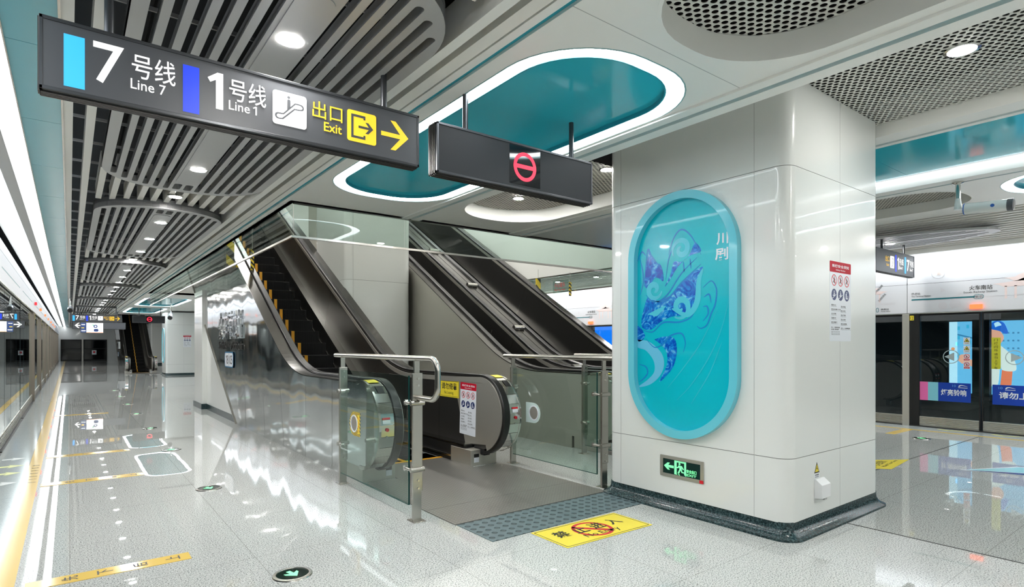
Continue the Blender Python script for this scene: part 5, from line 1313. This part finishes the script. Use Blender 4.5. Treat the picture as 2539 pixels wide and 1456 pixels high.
for i, ch in enumerate('门灯闪烁请勿上下车'): a.text(ch, T, .03, .405 - .05 * i - (.008 if i > 3 else 0), .072, .443 - .05 * i - (.008 if i > 3 else 0), M_INK, .0006, 0, .001)
a.obj('lettering', t)
for i in range(4):
    t = thing('warning_sticker', '%s small warning sticker in the column on the left glass door leaf' % ('topmost yellow', 'second yellow', 'upper red', 'lowest red')[i], 'sticker', (XG, 2.72, 1.37 - .12 * i)); T = face_mx(XG, 2.765, 1.30 - .122 * i)
    MB().shape([rrect(0, .08, 0, .108, .002, 2)], .001, M_PAPER, T).obj('sheet', t)
    if i < 2:
        MB().shape([[(.005, .04), (.075, .04), (.04, .103)]], .0006, M_INK, T, .001).shape([[(.015, .045), (.065, .045), (.04, .092)]], .0004, M_SIGNYEL, T, .0016).shape([[(.03, .05), (.055, .05), (.045, .075), (.036, .07)]], .0003, M_INK, T, .002).obj('symbol', t)
        MB().text('小心夹手' if i == 0 else '当心触电', T, .015, .014, .065, .028, M_INK, .0004, .01, .001).obj('caption', t)
    else:
        MB().shape([circle(.04, .068, .034, 24), circle(.04, .068, .027, 24)], .0006, M_RED, T, .001).shape([[(.014, .09), (.018, .094), (.066, .046), (.062, .042)]], .0006, M_RED, T, .0012).shape([[(.034, .05), (.046, .05), (.044, .08), (.036, .08)], ], .0004, M_INK, T, .001).obj('symbol', t)
        MB().shape([[(.004, .006), (.076, .006), (.076, .03), (.004, .03)]], .0006, M_RED, T, .001).text('禁止倚靠' if i == 2 else '禁止跳下', T, .012, .012, .068, .025, M_PAPER, .0004, .01, .0016).obj('caption', t)
# lit posters on the tunnel wall behind the doors
t = thing('tunnel_poster', 'lit poster of a worker in blue helmet and white shirt behind the doors', 'poster', (13.5, 2.6, .4))
T = face_mx(13.5, 3.70, .38)
E_ = lambda n, h, e=.7: mat(n, h, .5, emit=e)
MB().box(13.5, 13.56, 1.2, 3.72, .34, 1.78, M_SIGN).obj('light_box', t)
MB().shape([[(0, 0), (2.4, 0), (2.4, 1.36), (0, 1.36)]], .002, E_('poster_sky', '#6fb6dd'), T).shape([[(0, 0), (.13, 0), (.13, 1.36), (0, 1.36)]], .001, E_('poster_pale', '#c2e0ee'), T, .002).obj('background', t)
a = MB()
a.shape([[(.13, 1.1), (.36, 1.03), (.36, 1.06), (.13, 1.13)]], .001, E_('poster_line', '#3f7fa6'), T, .002)
for u, v in ((.13, 1.2), (.13, 1.02), (.1, .9), (.13, .68), (.27, 1.23), (.3, .93)): a.shape([[(u, v), (u + .04, v), (u + .04, v + .07), (u, v + .07)]], .001, E_('poster_cyan', '#3fa9cc'), T, .002)
for k in range(16): a.shape([[(.80 + .07 * (k % 4), .7 + .14 * (k // 4)), (.83 + .07 * (k % 4), .7 + .14 * (k // 4)), (.83 + .07 * (k % 4), .73 + .14 * (k // 4)), (.80 + .07 * (k % 4), .73 + .14 * (k // 4))]], .001, E_('poster_line', '#3f7fa6'), T, .002)
a.shape([circle(.06, .84, .03, 16)], .001, E_('poster_orange', '#f0925f'), T, .003)
a.obj('cabinets', t)
w = MB(); sk = E_('poster_skin', '#f0a488')
w.shape([smoothpath([(.14, .62), (.17, .72), (.24, .73), (.31, .67), (.37, .63), (.62, .60), (.64, .5), (.38, .5), (.30, .55), (.2, .56)], 4)], .001, sk, T, .004).shape([smoothpath([(.64, 1.08), (.63, 1.2), (.72, 1.22), (.80, 1.12), (.82, 1.03), (.76, .93), (.66, .94)], 4)], .001, sk, T, .004).shape([[(.80, .5), (.95, .52), (.93, .2), (.82, .05), (.76, .05)]], .001, E_('poster_arm', '#f0764f'), T, .004)
w.obj('worker_skin', t, label='hand, face and forearm of the worker')
MB().shape([smoothpath([(.64, .95), (.74, .93), (.86, .82), (.95, .7), (1.0, .5), (.95, .44), (.8, .46), (.77, .6), (.74, .2), (.63, .18), (.60, .5)], 4)], .001, E_('poster_shirt', '#e4ded4'), T, .005).obj('worker_shirt', t)
MB().shape([smoothpath([(.62, 1.22), (.64, 1.31), (.72, 1.36), (.82, 1.32), (.87, 1.2), (.88, 1.13), (.84, 1.12), (.76, 1.17), (.66, 1.2)], 4)], .001, E_('poster_helmet', '#1c63c4'), T, .006).shape([smoothpath([(.68, 1.31), (.74, 1.34), (.79, 1.28), (.74, 1.26), (.7, 1.24)], 4)], .0006, E_('poster_pale', '#c2e0ee'), T, .007).obj('worker_helmet', t)
one(MB().box(13.2, 13.35, 3.02, 3.27, -1.195, 3.0, M_BLACK), 'tunnel_post', 'black tunnel post standing in front of the lit worker poster', 'post')
t = thing('tunnel_poster', 'lit blue poster seen through the opening, left of the pillar', 'poster', (13.5, 12.6, .9))
MB().box(13.5, 13.56, 12.1, 13.2, 1.0, 2.0, M_SIGN).obj('light_box', t); MB().shape([[(0, 0), (1.06, 0), (1.06, .96), (0, .96)]], .002, E_('poster_blue', '#1272e0', .9), face_mx(13.5, 13.18, 1.02)).obj('sheet', t)

# ------------------------------------------------------------------ far end of the platform
MB().box(XL - 3.3, 14.3, Y1 - .05, Y1 + .1, -1.4, 3.6, M_WHITE).obj('wall_far', kind=S)
MB().box(XL - 3.3, 14.3, Y0 - .1, Y0, -1.4, 3.6, M_WHITE).obj('wall_near', kind=S)
t = thing('end_door', 'black framed glass end door with red notice at the far platform end', 'door', (.9, Y1 - .1, 0))
for a, b in ((-.55, .78), (.9, 2.45)):
    MB().box(a + .05, b - .05, Y1 - .09, Y1 - .07, .1, 1.66, mat('end_glass', '#0c1013', .05)).obj('glass_leaf', t)
    MB().box(a, a + .06, Y1 - .12, Y1 - .05, 0, 1.7, M_BLACK).box(b - .06, b, Y1 - .12, Y1 - .05, 0, 1.7, M_BLACK).box(a, b, Y1 - .12, Y1 - .05, 1.64, 1.72, M_BLACK).box(a, b, Y1 - .12, Y1 - .05, 0, .1, M_BLACK).box(a, b, Y1 - .11, Y1 - .06, .95, 1.0, M_BLACK).obj('leaf_frame', t)
MB().box(.79, .89, Y1 - .15, Y1 - .05, 0, 1.72, M_STEEL_SATIN).obj('post', t)
MB().box(1.45, 1.75, Y1 - .10, Y1 - .088, .5, .85, M_PAPER).box(1.53, 1.67, Y1 - .104, Y1 - .099, .62, .78, M_RED).obj('notice', t)
pillar(3.05, 4.5, 51.5, 53.0, 3.3, 'white pillar beside the end door at the far platform end')
pillar(4.2, 5.6, 44.0, 45.6, 3.3, 'white pillar partly hidden by the far escalator')

# copies farther along the platform
dup(esc1, (1.99, 31.0, 0), 'distant escalator seen front-on with a yellow centre line', scale=.78)
dup(pillar1, (3.3 + .71 * .8, 28.2 + .81 * .8, 0), 'distant white pillar to the right of the far escalator', scale=.86)
dup(med, (3.3 - .043, 28.2 + .8, 1.53 * .83), 'distant blue medallion seen edge-on on the far pillar', scale=.8)
dup(ex, (3.3 - .043, 28.2 + .8, .335 * .83), 'distant green exit light low on the far pillar', scale=.8)
dup(notice1, (3.87, 28.15, 1.2), 'distant safety notice on the front of the far pillar', scale=.85)
